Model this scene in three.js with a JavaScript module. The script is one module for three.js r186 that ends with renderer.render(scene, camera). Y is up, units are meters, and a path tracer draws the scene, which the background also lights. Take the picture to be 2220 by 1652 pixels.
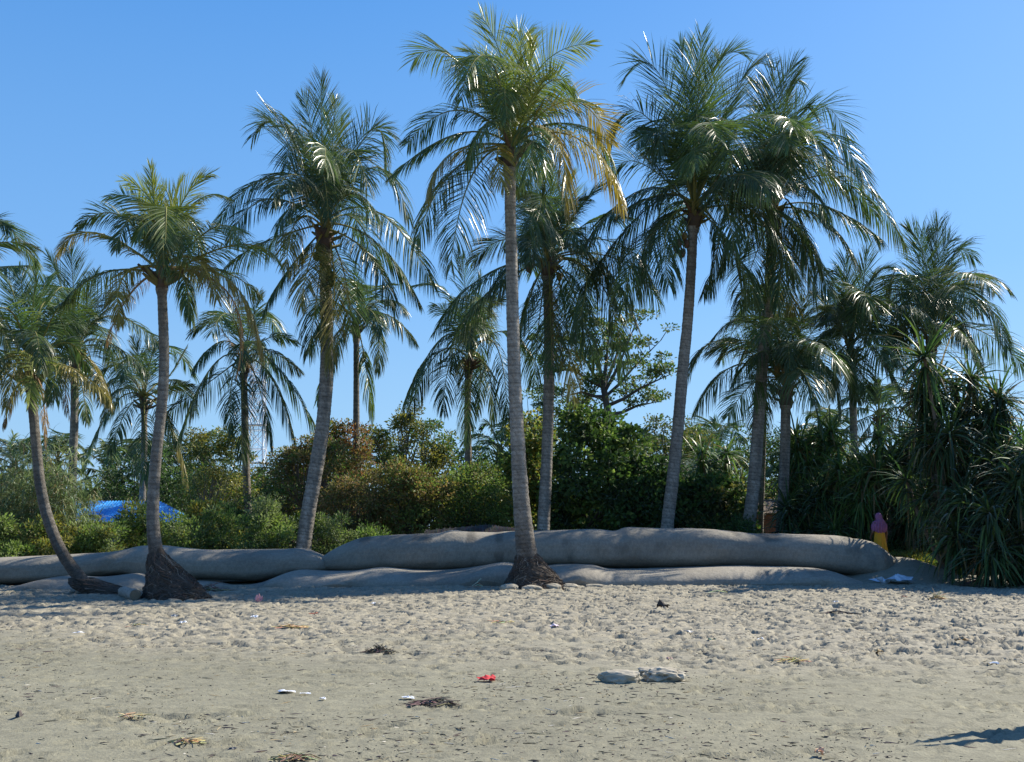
import * as THREE from 'three';
import { MarchingCubes } from 'three/addons/objects/MarchingCubes.js';
import { mergeGeometries } from 'three/addons/utils/BufferGeometryUtils.js';

// ------------------------------------------------------------------ camera, sky, sun, exposure
const EYE = 1.6, PITCH = 0.1312, FOCAL = 2379;              // metres, radians, focal length on a 2219 x 1652 plate
const scene = new THREE.Scene();
const camera = new THREE.PerspectiveCamera(38.3, 1024 / 762, 0.1, 2000);
camera.position.set(0, EYE, 0);
camera.rotation.x = PITCH;
scene.add(camera);

const SUN_AZ = 0.60, SUN_EL = 0.68;                          // to the right and a little behind the trees
const sunDir = new THREE.Vector3(Math.cos(SUN_EL) * Math.cos(SUN_AZ), Math.sin(SUN_EL), -Math.cos(SUN_EL) * Math.sin(SUN_AZ));
{
  const W = 1024, H = 512, data = new Float32Array(W * H * 4);
  const stops = [[-90, .20, .19, .16], [-3, .26, .30, .34], [0, .47, .72, .97], [5, .38, .67, 1.0], [13, .225, .51, .97], [27, .108, .345, .82], [50, .056, .22, .64], [90, .040, .165, .52]];
  for (let j = 0; j < H; j++) {
    const el = ((j + .5) / H - .5) * 180;
    let k = 0; while (k < stops.length - 2 && el > stops[k + 1][0]) k++;
    const a = stops[k], b = stops[k + 1], t = Math.min(1, Math.max(0, (el - a[0]) / (b[0] - a[0])));
    for (let i = 0; i < W; i++) {
      const az = ((i + .5) / W - .5) * 2 * Math.PI, ce = Math.cos(el * Math.PI / 180);
      const c = ce * Math.cos(az) * sunDir.x + Math.sin(el * Math.PI / 180) * sunDir.y + ce * Math.sin(az) * sunDir.z;
      const g = el > 0 ? .12 * Math.pow(Math.max(0, c), 6) : 0, o = (j * W + i) * 4;
      for (let q = 0; q < 3; q++) data[o + q] = .535 * (1 + .34 * Math.max(0, c) ** 2) * (a[q + 1] + (b[q + 1] - a[q + 1]) * t) + g * [1, .92, .75][q];
      data[o + 3] = 1;
    }
  }
  const sky = new THREE.DataTexture(data, W, H, THREE.RGBAFormat, THREE.FloatType);
  sky.mapping = THREE.EquirectangularReflectionMapping; sky.magFilter = sky.minFilter = THREE.LinearFilter; sky.needsUpdate = true;
  scene.background = sky; scene.environment = sky;
}
const sun = new THREE.DirectionalLight(new THREE.Color(1, .92, .78), 5);
sun.position.copy(sunDir).multiplyScalar(90).add(new THREE.Vector3(0, 0, -30));
sun.target.position.set(0, 0, -30);
sun.castShadow = true; sun.shadow.mapSize.set(4096, 4096);
Object.assign(sun.shadow.camera, { left: -45, right: 45, top: 40, bottom: -40, near: 1, far: 220 });
scene.add(sun, sun.target);
const renderer = new THREE.WebGLRenderer({ antialias: true });
renderer.toneMapping = THREE.LinearToneMapping; renderer.toneMappingExposure = 1.72; renderer.shadowMap.enabled = true;

// ------------------------------------------------------------------ helpers
const V = (x, y, z) => new THREE.Vector3(x, y, z);
const clamp = (x, a = 0, b = 1) => Math.min(b, Math.max(a, x));
const sstep = (a, b, x) => { const t = clamp((x - a) / (b - a)); return t * t * (3 - 2 * t); };
const lerp = (a, b, t) => a + (b - a) * t;
function rng(seed) { let a = (seed * 2654435761) >>> 0; return () => { a = (a + 0x6D2B79F5) | 0; let t = Math.imul(a ^ (a >>> 15), 1 | a); t = (t + Math.imul(t ^ (t >>> 7), 61 | t)) ^ t; return ((t ^ (t >>> 14)) >>> 0) / 4294967296; }; }
function h3(x, y, z) { let n = Math.imul(x, 374761393) ^ Math.imul(y, 668265263) ^ Math.imul(z, 1274126177); n = Math.imul(n ^ (n >>> 13), 1103515245); return ((n ^ (n >>> 16)) >>> 0) / 4294967296; }
function noise(x, y = 0, z = 0) {
  const i = Math.floor(x), j = Math.floor(y), k = Math.floor(z); let u = x - i, v = y - j, w = z - k;
  u = u * u * (3 - 2 * u); v = v * v * (3 - 2 * v); w = w * w * (3 - 2 * w);
  const L = lerp;
  return L(L(L(h3(i, j, k), h3(i + 1, j, k), u), L(h3(i, j + 1, k), h3(i + 1, j + 1, k), u), v), L(L(h3(i, j, k + 1), h3(i + 1, j, k + 1), u), L(h3(i, j + 1, k + 1), h3(i + 1, j + 1, k + 1), u), v), w) * 2 - 1;
}
const fbm = (x, y, z, o = 4) => { let s = 0, a = .5, f = 1; for (let k = 0; k < o; k++) { s += a * noise(x * f, y * f, z * f + k * 7.3); a *= .5; f *= 2.03; } return s; };
// world point at distance Z (metres in front of the eye) on a given line of sight
function at(px, py, Z) {
  const u = (px - 1109.5) / FOCAL, v = (826 - py) / FOCAL, c = Math.cos(PITCH), s = Math.sin(PITCH);
  const k = Z / (c - v * s);
  return V(u * k, EYE + (v * c + s) * k, -Z);
}
function groundZ(py) { const v = (826 - py) / FOCAL, c = Math.cos(PITCH), s = Math.sin(PITCH); return EYE * (c - v * s) / -(v * c + s); }
const onSand = (px, py) => { const p = at(px, py, groundZ(py)); p.y = groundY(p.x, p.z); return p; };

class GB {                                                    // geometry builder: positions, uv, linear colours, indices
  constructor() { this.p = []; this.c = []; this.u = []; this.i = []; }
  v(x, y, z, c, u = 0, w = 0) { this.p.push(x, y, z); this.c.push(c[0], c[1], c[2]); this.u.push(u, w); return this.p.length / 3 - 1; }
  t(a, b, c) { this.i.push(a, b, c); }
  q(a, b, c, d) { this.i.push(a, b, c, a, c, d); }
  geo() {
    const g = new THREE.BufferGeometry();
    g.setAttribute('position', new THREE.Float32BufferAttribute(this.p, 3));
    g.setAttribute('color', new THREE.Float32BufferAttribute(this.c, 3));
    g.setAttribute('uv', new THREE.Float32BufferAttribute(this.u, 2));
    g.setIndex(this.i); g.computeVertexNormals(); return g;
  }
  tube(pts, rad, n, c, vary = 0, cap = true) {                // pts: Vector3[], rad: number[]
    let prev = null, N = V(1, 0, 0), len = 0;
    for (let k = 0; k < pts.length; k++) {
      const T = pts[Math.min(k + 1, pts.length - 1)].clone().sub(pts[Math.max(k - 1, 0)]).normalize();
      if (Math.abs(N.dot(T)) > .95) N = V(0, 0, 1);
      N = N.clone().addScaledVector(T, -N.dot(T)).normalize(); const B = T.clone().cross(N), row = [];
      if (k) len += pts[k].distanceTo(pts[k - 1]);
      for (let j = 0; j <= n; j++) {
        const a = j / n * Math.PI * 2, r = rad[k], cc = typeof c === 'function' ? c(k / (pts.length - 1), j) : c;
        const w = vary ? 1 + vary * noise(pts[k].x * 9 + Math.cos(a) * 2, len * 9, Math.sin(a) * 2) : 1;
        row.push(this.v(pts[k].x + (N.x * Math.cos(a) + B.x * Math.sin(a)) * r * w, pts[k].y + (N.y * Math.cos(a) + B.y * Math.sin(a)) * r * w, pts[k].z + (N.z * Math.cos(a) + B.z * Math.sin(a)) * r * w, cc, j / n, len));
      }
      if (prev) for (let j = 0; j < n; j++) this.q(prev[j], prev[j + 1], row[j + 1], row[j]);
      else if (cap) for (let j = 1; j < n - 1; j++) this.t(row[0], row[j + 1], row[j]);
      prev = row;
    }
    if (cap) for (let j = 1; j < n - 1; j++) this.t(prev[0], prev[j], prev[j + 1]);
  }
  box(c0, sx, sy, sz, col, rot) {                             // chamferless small box for far things
    const e = new THREE.Euler(...(rot || [0, 0, 0])), f = [[0, 1, 0], [0, -1, 0], [1, 0, 0], [-1, 0, 0], [0, 0, 1], [0, 0, -1]];
    for (const n of f) {
      const a = V(...n), b = V(n[1], n[2], n[0]), d = a.clone().cross(b), ids = [];
      for (const [s, t] of [[-1, -1], [1, -1], [1, 1], [-1, 1]]) {
        const p = V((a.x + b.x * s + d.x * t) * sx / 2, (a.y + b.y * s + d.y * t) * sy / 2, (a.z + b.z * s + d.z * t) * sz / 2).applyEuler(e).add(c0);
        ids.push(this.v(p.x, p.y, p.z, col));
      }
      this.q(...ids);
    }
  }
}
function mesh(name, geometry, material, parent) { const m = new THREE.Mesh(geometry, material); m.name = name; m.castShadow = m.receiveShadow = true; parent.add(m); return m; }
const used = {};
const numbered = n => { const k = used[n] = (used[n] ?? -1) + 1; return k ? `${n}_${String(k).padStart(3, '0')}` : n; };
function thing(name, label, category, pos, group) { const o = new THREE.Group(); o.name = numbered(name); if (pos) o.position.copy(pos); o.userData = { label, category }; if (group) o.userData.group = group; scene.add(o); return o; }
function single(name, geometry, material, label, category, group) { const m = mesh(numbered(name), geometry, material, scene); m.userData = { label, category }; if (group) m.userData.group = group; return m; }
const local = (gb, o) => { for (let i = 0; i < gb.p.length; i += 3) { gb.p[i] -= o.x; gb.p[i + 1] -= o.y; gb.p[i + 2] -= o.z; } return gb.geo(); };   // world-built geometry moved to its thing's base
function dataTex(n, f, srgb) {
  const d = new Uint8Array(n * n * 4);
  for (let j = 0; j < n; j++) for (let i = 0; i < n; i++) { const c = f(i / n, j / n, i, j), o = (j * n + i) * 4; d[o] = clamp(c[0]) * 255; d[o + 1] = clamp(c[1] ?? c[0]) * 255; d[o + 2] = clamp(c[2] ?? c[0]) * 255; d[o + 3] = 255; }
  const t = new THREE.DataTexture(d, n, n); t.wrapS = t.wrapT = THREE.RepeatWrapping; t.magFilter = THREE.LinearFilter; t.minFilter = THREE.LinearMipmapLinearFilter; t.generateMipmaps = true; if (srgb) t.colorSpace = THREE.SRGBColorSpace; t.needsUpdate = true; return t;
}
const tnoise = (u, v, f, s = 0) => {                          // tileable value noise
  const x = u * f, y = v * f, i = Math.floor(x), j = Math.floor(y); let a = x - i, b = y - j; a = a * a * (3 - 2 * a); b = b * b * (3 - 2 * b);
  const H = (p, q) => h3(((p % f) + f) % f, ((q % f) + f) % f, s + 11);
  return lerp(lerp(H(i, j), H(i + 1, j), a), lerp(H(i, j + 1), H(i + 1, j + 1), a), b);
};

// ------------------------------------------------------------------ materials
const leafMat = (rough, trans, coat, coatR) => new THREE.MeshPhysicalMaterial({ vertexColors: true, roughness: rough, transmission: trans, thickness: 0, clearcoat: coat, clearcoatRoughness: coatR, side: THREE.DoubleSide, specularIntensity: .5 });
const M = {};
M.frond = leafMat(.95, .42, .65, .30);
M.deadFrond = leafMat(1, .2, 0, .5);
M.leaf = leafMat(.95, .5, .3, .4);
M.strap = leafMat(.95, .42, .5, .32);
M.plain = new THREE.MeshStandardMaterial({ vertexColors: true, roughness: .85, side: THREE.DoubleSide });
M.husk = new THREE.MeshStandardMaterial({ vertexColors: true, roughness: .6 });
const barkBump = dataTex(512, (u, v) => { const c = tnoise(u, v, 64, 3), f = tnoise(u, v, 16, 5), g = tnoise(u * 1, v, 128, 9); const crack = tnoise(u, v, 48, 21) > .78 ? -.35 : 0; return [.5 + .3 * (c - .5) + .35 * (f - .5) + .25 * (g - .5) + crack]; });
const barkCol = dataTex(512, (u, v) => { const a = tnoise(u, v, 8, 31), b = tnoise(u, v, 40, 32), c = tnoise(u, v, 128, 33); const k = .90 + .24 * (a - .5) + .22 * (b - .5) + .16 * (c - .5); const pit = tnoise(u, v, 60, 35) > .86 ? .55 : 1; return [k * pit, k * .985 * pit, k * .96 * pit]; }, true);
M.bark = new THREE.MeshStandardMaterial({ vertexColors: true, roughness: .95, map: barkCol, bumpMap: barkBump, bumpScale: .02 });
M.wood = new THREE.MeshStandardMaterial({ vertexColors: true, roughness: .9, bumpMap: barkBump, bumpScale: .008 });

// ------------------------------------------------------------------ the beach: one sheet to the horizon, trodden near the trees
const dryness = (x, z) => { const Z = -z; return sstep(-1, 1, (Z - (14.2 - .30 * x) + 3.0 * fbm(x * .22, z * .3, 3)) / 2.6); };
const relief = (x, z) => {
  const Z = -z; let y = .05 * fbm(x * .12, z * .12, 1, 3);
  y += .02 * sstep(22, 27, Z);                                                            // the beach climbs a little to the tubes
  y -= .02 * sstep(29.6, 31, Z);
  y += .62 * Math.exp(-(((x - 11.3) / 1.5) ** 2) - (((z + 32.6) / 1.4) ** 2));              // sand heaped against the tube's end
  y += .10 * sstep(33.5, 36, Z) + .25 * Math.exp(-(((x - 11.9) / 2.2) ** 2) - (((z + 34.6) / 1.8) ** 2));
  return y;
};
const groundY = (x, z) => relief(x, z);
{
  const xs = [], zs = [];
  for (let x = -700; x < -40; x += 60) xs.push(x); for (let x = -40; x < -16; x += 1) xs.push(x);
  for (let x = -16; x < 16; x += .05) xs.push(x); for (let x = 16; x < 40; x += 1) xs.push(x); for (let x = 40; x <= 700; x += 60) xs.push(x);
  for (let z = 40; z > -5; z -= 1.5) zs.push(z); for (let z = -5; z > -13; z -= .045) zs.push(z); for (let z = -13; z > -31; z -= .05) zs.push(z);
  for (let z = -31; z > -40; z -= .4) zs.push(z); for (let z = -40; z > -70; z -= 2) zs.push(z); for (let z = -70; z >= -900; z -= 60) zs.push(z);
  const nx = xs.length, nz = zs.length, Y = new Float32Array(nx * nz), damp = new Float32Array(nx * nz), pit = new Float32Array(nx * nz), lip = new Float32Array(nx * nz);
  for (let j = 0; j < nz; j++) for (let i = 0; i < nx; i++) {
    const x = xs[i], z = zs[j], fine = Math.abs(x) < 16 && z < -5 && z > -31; let y = relief(x, z);
    if (fine) {
      const d = dryness(x, z); damp[j * nx + i] = 1 - d;
      y += d * (.032 * fbm(x * 1.5, z * 1.7, 5, 3) + .040 * fbm(x * 4.6, z * 5.3, 9, 3)) + (1 - d) * (.007 * fbm(x * 2.2, z * 3.4, 6, 3) + .004 * noise(x * 11, z * 13, 2));
      const rough = sstep(.12, .5, fbm(x * .55, z * .8, 23, 3)) * (1 - d);                    // churned patches in the damp flat
      y += rough * .024 * fbm(x * 7, z * 7, 31, 3);
    }
    Y[j * nx + i] = y;
  }
  const r = rng(77), ix0 = xs.findIndex(x => x >= -16);
  const zi = z => { if (z > -13) return zs.findIndex(q => q <= -5) + Math.round((-5 - z) / .045); return zs.findIndex(q => q <= -13) + Math.round((-13 - z) / .05); };
  const stamp = (x, z, a, L, W, dep, rim) => {                                               // one footprint: a hollow with a pushed-up rim
    const i0 = ix0 + Math.floor((x - .4 + 16) / .05), j0 = zi(z + .4), j1 = zi(z - .4), ca = Math.cos(a), sa = Math.sin(a);
    for (let j = Math.max(0, j0); j <= Math.min(nz - 1, j1); j++) for (let i = Math.max(0, i0); i < Math.min(nx, i0 + 17); i++) {
      const dx = xs[i] - x, dz = zs[j] - z, p = (dx * ca + dz * sa) / L, q = (-dx * sa + dz * ca) / W, d = Math.sqrt(p * p + q * q);
      if (d > 2) continue;
      const o = j * nx + i; if (d < 1) pit[o] = Math.max(pit[o], dep * (1 - d * d * d)); else lip[o] = Math.max(lip[o], rim * Math.exp(-((d - 1.1) ** 2) * 9) * (1 + .5 * p));
    }
  };
  for (let k = 0; k < 19000; k++) {
    const z = -8 - r() * 21.8, x = (r() * 2 - 1) * 15.8, d = dryness(x, z);
    if (r() > d * 1.05 + .012) continue;
    const s = .7 + r() * .6; stamp(x, z, r() * 6.3, .125 * s, .062 * s, (.042 + .065 * r()) * (.4 + .6 * d), .012 + .014 * r());
  }
  for (let k = 0; k < 900; k++) {                                                            // crab scrapes and small dents on the damp sand
    const z = -6 - r() * 9, x = (r() * 2 - 1) * .55 * -z; stamp(x, z, r() * .6 - .3, .07 + .05 * r(), .05, .009 + .012 * r(), .012);
  }
  for (let c = 0; c < 90; c++) {                                                            // churned clods here and there in the flat
    const Z = 6.5 + 9 * r(), cx = (r() * 2 - 1) * .5 * Z + (r() < .5 ? .15 * Z : 0), n = 8 + 26 * r(), s = .12 + .3 * r();
    for (let k = 0; k < n; k++) stamp(cx + (r() + r() - 1) * s * 2, -Z + (r() + r() - 1) * s * .8, r() * 6.3, .03 + .05 * r(), .025 + .03 * r(), .012 + .03 * r(), .01 + .014 * r());
  }
  for (let k = 0; k < Y.length; k++) Y[k] += pit[k] > 0 ? -pit[k] : lip[k];
  const b = new GB();
  for (let j = 0; j < nz; j++) for (let i = 0; i < nx; i++) {
    const x = xs[i], z = zs[j], w = damp[j * nx + i], Z = -z;
    const n1 = fbm(x * .35, z * .5, 12, 3), n2 = fbm(x * 1.3, z * 2.2, 14, 3);
    let c = [lerp(.345, .255, w), lerp(.318, .244, w), lerp(.245, .172, w)].map(v => v * (1 + .10 * n1 + .10 * n2));
    const soil = sstep(32.2, 33.8, Z + .9 * fbm(x * .7, z * .7, 41, 3)) * (1 - Math.exp(-(((x - 12.8) / 2.6) ** 4)) * sstep(38, 34, Z));
    c = [lerp(c[0], .10, soil), lerp(c[1], .085, soil), lerp(c[2], .05, soil)];
    b.v(x, Y[j * nx + i], z, c, x / 2.2, z / 2.2);
  }
  for (let j = 0; j < nz - 1; j++) for (let i = 0; i < nx - 1; i++) { const a = j * nx + i; b.q(a, a + 1, a + nx + 1, a + nx); }
  const col = dataTex(1024, (u, v) => { const g = tnoise(u, v, 512, 1), h = tnoise(u, v, 128, 2), k = tnoise(u, v, 24, 4), f = tnoise(u, v, 300, 6) > .93 ? -.22 : 0; const s = .86 + .16 * (g - .5) + .10 * (h - .5) + .10 * (k - .5) + f; return [s, s * .995, s * .985]; }, true);
  const bmp = dataTex(1024, (u, v) => [.5 + .22 * (tnoise(u, v, 256, 7) - .5) + .35 * (tnoise(u, v, 90, 8) - .5) + .4 * (tnoise(u, v, 34, 10) - .5)]);
  const g = b.geo(), m = mesh('beach_sand', g, new THREE.MeshStandardMaterial({ vertexColors: true, map: col, bumpMap: bmp, bumpScale: .010, roughness: .95 }), scene);
  m.userData = { kind: 'structure' };
}

// ------------------------------------------------------------------ geotextile tubes filled with sand
const weave = dataTex(256, (u, v, i, j) => { const s = .84 + .05 * ((i ^ j) & 1) + .16 * (tnoise(u, v, 128, 51) - .5) + .10 * (tnoise(u, v, 20, 52) - .5); return [s, s, s]; }, true);
const weaveB = dataTex(512, (u, v, i, j) => [.5 + .10 * (tnoise(u, v, 200, 53) - .5) + .35 * (tnoise(u, v, 24, 54) - .5) + .5 * (tnoise(u, v, 9, 56) - .5)]);
M.tube = new THREE.MeshStandardMaterial({ vertexColors: true, map: weave, bumpMap: weaveB, bumpScale: .010, roughness: .93, side: THREE.DoubleSide });
const spline = (pts, x) => {                                    // Catmull-Rom through [x, y] pairs
  let k = 0; while (k < pts.length - 2 && x > pts[k + 1][0]) k++;
  const p1 = pts[k], p2 = pts[k + 1], p0 = pts[k - 1] || p1, p3 = pts[k + 2] || p2, t = clamp((x - p1[0]) / (p2[0] - p1[0]));
  const m1 = (p2[1] - p0[1]) / Math.max(1e-6, p2[0] - p0[0]) * (p2[0] - p1[0]), m2 = (p3[1] - p1[1]) / Math.max(1e-6, p3[0] - p1[0]) * (p2[0] - p1[0]);
  return (2 * t ** 3 - 3 * t * t + 1) * p1[1] + (t ** 3 - 2 * t * t + t) * m1 + (-2 * t ** 3 + 3 * t * t) * p2[1] + (t ** 3 - t * t) * m2;
};
function tube(o) {                                              // profile given as world heights along world x
  const b = new GB(), [x0, x1] = o.x, n = Math.round((x1 - x0) / .07), m = 44; let prev = null;
  const fold = o.folds || [];
  for (let i = 0; i <= n; i++) {
    const t = i / n, x = lerp(x0, x1, t), top = spline(o.top, x), bot = spline(o.bot, x), zc = spline(o.zc, x), row = [];
    const cap = Math.min(1, Math.pow(clamp((x - x0) / o.capL), .5), Math.pow(clamp((x1 - x) / o.capR), .5));
    const hw = o.w / 2 * Math.max(.02, cap), cy = (top + bot) / 2, hh = Math.max(.01, (top - bot) / 2 * Math.max(.04, Math.pow(cap, .7)));
    const base = lerp(bot + hh, cy, .55);
    for (let j = 0; j <= m; j++) {
      const a = j / m * Math.PI * 2, ca = Math.cos(a), sa = Math.sin(a), e = o.e || .72;
      let px = Math.sign(ca) * Math.pow(Math.abs(ca), e), py = Math.sign(sa) * Math.pow(Math.abs(sa), sa < 0 ? .62 : .86);
      const ds = 1 + .035 * fbm(x * .9, Math.cos(a) * 1.3 + o.seed, Math.sin(a) * 1.3, 3) + .012 * noise(x * 4, ca * 4, sa * 4 + o.seed);
      let crease = 0; for (const [fx, fw, fd, lean] of fold) { const d = (x - fx - lean * sa) / fw; crease += fd * Math.exp(-d * d); }
      const y = base + hh * py * ds - crease * (sa > -.3 ? 1 : 0) * .6, z = zc + (hw * px * ds - Math.sign(ca) * crease * Math.abs(ca));
      const st = clamp(.6 + 1.6 * fbm(x * .55 + o.seed, y * 1.4, 3.3, 4)), streak = sstep(.16, .42, fbm(x * 2.6, y * .9 + o.seed, 8, 4)) * sstep(.15, .5, fbm(x * .3, y * 2.2, o.seed + 4, 3) + .25);
      const k = lerp(1, .5, streak) * lerp(.84, 1.1, st);
      row.push(b.v(x, y, z, [.33 * k, .30 * k, .245 * k], x / .9, j / m * 4));
    }
    if (prev) for (let j = 0; j < m; j++) b.q(prev[j], prev[j + 1], row[j + 1], row[j]);
    prev = row;
  }
  const pos = V((x0 + x1) / 2, groundY((x0 + x1) / 2, spline(o.zc, (x0 + x1) / 2)), spline(o.zc, (x0 + x1) / 2)), root = thing(o.name || 'geotextile_tube', o.label, 'sand tube', pos, o.group);
  const body = mesh('tube_body', local(b, pos), M.tube, root);
  const sb = new GB(), sp = [];                                  // stitched seam along the crown of the tube
  for (let i = 4; i <= n - 4; i += 3) { const x = lerp(x0, x1, i / n), top = spline(o.top, x), bot = spline(o.bot, x); sp.push(V(x, lerp(bot, top, .5), spline(o.zc, x) - o.w * .47)); }
  sb.tube(sp, sp.map(() => .012), 5, [.25, .24, .22]); mesh('seam', local(sb, pos), M.plain, root);
  return root;
}
// profiles measured on the plate and turned into metres at the tubes' own distance
const prof = (list, Zf) => list.map(([px, py]) => { const p = at(px, py, Zf(px)); return [p.x, p.y]; });
const ZU = px => 31.6 + (px < 700 ? (px - 700) / 700 * 2.0 : 0), ZL = px => 30.6 + (px < 700 ? (px - 700) / 700 * 2.4 : 0);
{
  const top = prof([[664, 1214], [690, 1190], [740, 1172], [800, 1163], [900, 1158], [945, 1156], [975, 1149], [1000, 1150], [1060, 1155], [1100, 1153], [1180, 1150], [1290, 1147], [1335, 1150], [1365, 1143], [1450, 1145], [1520, 1146], [1580, 1150], [1650, 1157], [1720, 1158], [1810, 1160], [1860, 1164], [1900, 1172], [1940, 1186], [1985, 1205]], ZU);
  const bot = prof([[664, 1246], [800, 1243], [1000, 1238], [1200, 1231], [1350, 1233], [1500, 1234], [1600, 1232], [1700, 1234], [1800, 1244], [1850, 1250], [1880, 1254], [1985, 1264]], ZU);
  tube({ x: [top[0][0], top[top.length - 1][0]], top, bot, zc: [[-8, -32.7], [-3, -32.7], [3, -32.7], [12, -32.9]], w: 2.5, e: .62, capL: 1.4, capR: .9, seed: 3, folds: [[-1.9, .3, .05, .5], [3.05, .16, .05, .1], [10.4, .12, .06, -.4]], label: 'long upper grey sand-filled tube running behind the tallest palm', group: 'sand-filled tubes' });
  const top2 = prof([[-150, 1216], [0, 1210], [130, 1203], [210, 1198], [255, 1191], [290, 1183], [330, 1184], [380, 1190], [430, 1193], [500, 1193], [600, 1191], [650, 1190], [690, 1198], [720, 1206]], ZU);
  const bot2 = prof([[-150, 1270], [0, 1270], [60, 1268], [150, 1262], [220, 1252], [265, 1250], [300, 1262], [340, 1264], [420, 1259], [480, 1260], [560, 1262], [620, 1252], [690, 1246], [720, 1246]], ZU);
  tube({ x: [top2[0][0], top2[top2.length - 1][0]], top: top2, bot: bot2, zc: [[-17, -30.5], [-12, -31.2], [-8, -32.0], [-4, -33.0]], w: 2.4, e: .62, capL: 1, capR: 1.1, seed: 9, folds: [[-10.9, .2, .06, .6], [-9.4, .3, .06, -.5], [-10.3, .5, -.05, .2]], label: 'shorter upper grey tube at left, behind the two leaning palms', group: 'sand-filled tubes' });
  const top3 = prof([[430, 1270], [500, 1268], [550, 1262], [590, 1252], [640, 1243], [700, 1241], [780, 1241], [860, 1238], [930, 1238], [985, 1236], [1040, 1230], [1090, 1229], [1150, 1234], [1210, 1226], [1250, 1226], [1285, 1234], [1360, 1236], [1500, 1232], [1600, 1229], [1700, 1232], [1800, 1243], [1860, 1252], [1930, 1266]], ZL);
  const bot3 = [[-10, -.35], [0, -.35], [14, -.35]];
  tube({ x: [top3[0][0], top3[top3.length - 1][0]], top: top3, bot: bot3, zc: [[-8, -31.1], [-3, -31.5], [3, -31.6], [12, -31.6]], w: 4.1, e: .8, capL: 2.2, capR: 1.6, seed: 17, folds: [[-6.6, .45, -.12, .6], [-4.6, .6, -.16, .9], [-.9, .6, -.18, .8], [1.75, .35, -.16, .5], [8.0, .9, -.14, .6]], label: 'long half-buried lower tube under the right-hand upper tube', group: 'sand-filled tubes' });
  const top4 = prof([[-160, 1276], [0, 1277], [40, 1268], [90, 1261], [150, 1258], [230, 1251], [270, 1250], [310, 1260], [380, 1264], [450, 1262], [520, 1270]], ZL);
  tube({ x: [top4[0][0], top4[top4.length - 1][0]], top: top4, bot: [[-16, -.35], [-6, -.35]], zc: [[-17, -28.9], [-12, -29.6], [-7, -30.7]], w: 3.5, e: .9, capL: 1.2, capR: 1.3, seed: 23, folds: [[-12.6, .5, -.15, .8], [-10.2, .5, -.12, .4]], label: 'half-buried lower tube at far left, under the shorter upper tube', group: 'sand-filled tubes' });
}

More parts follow.
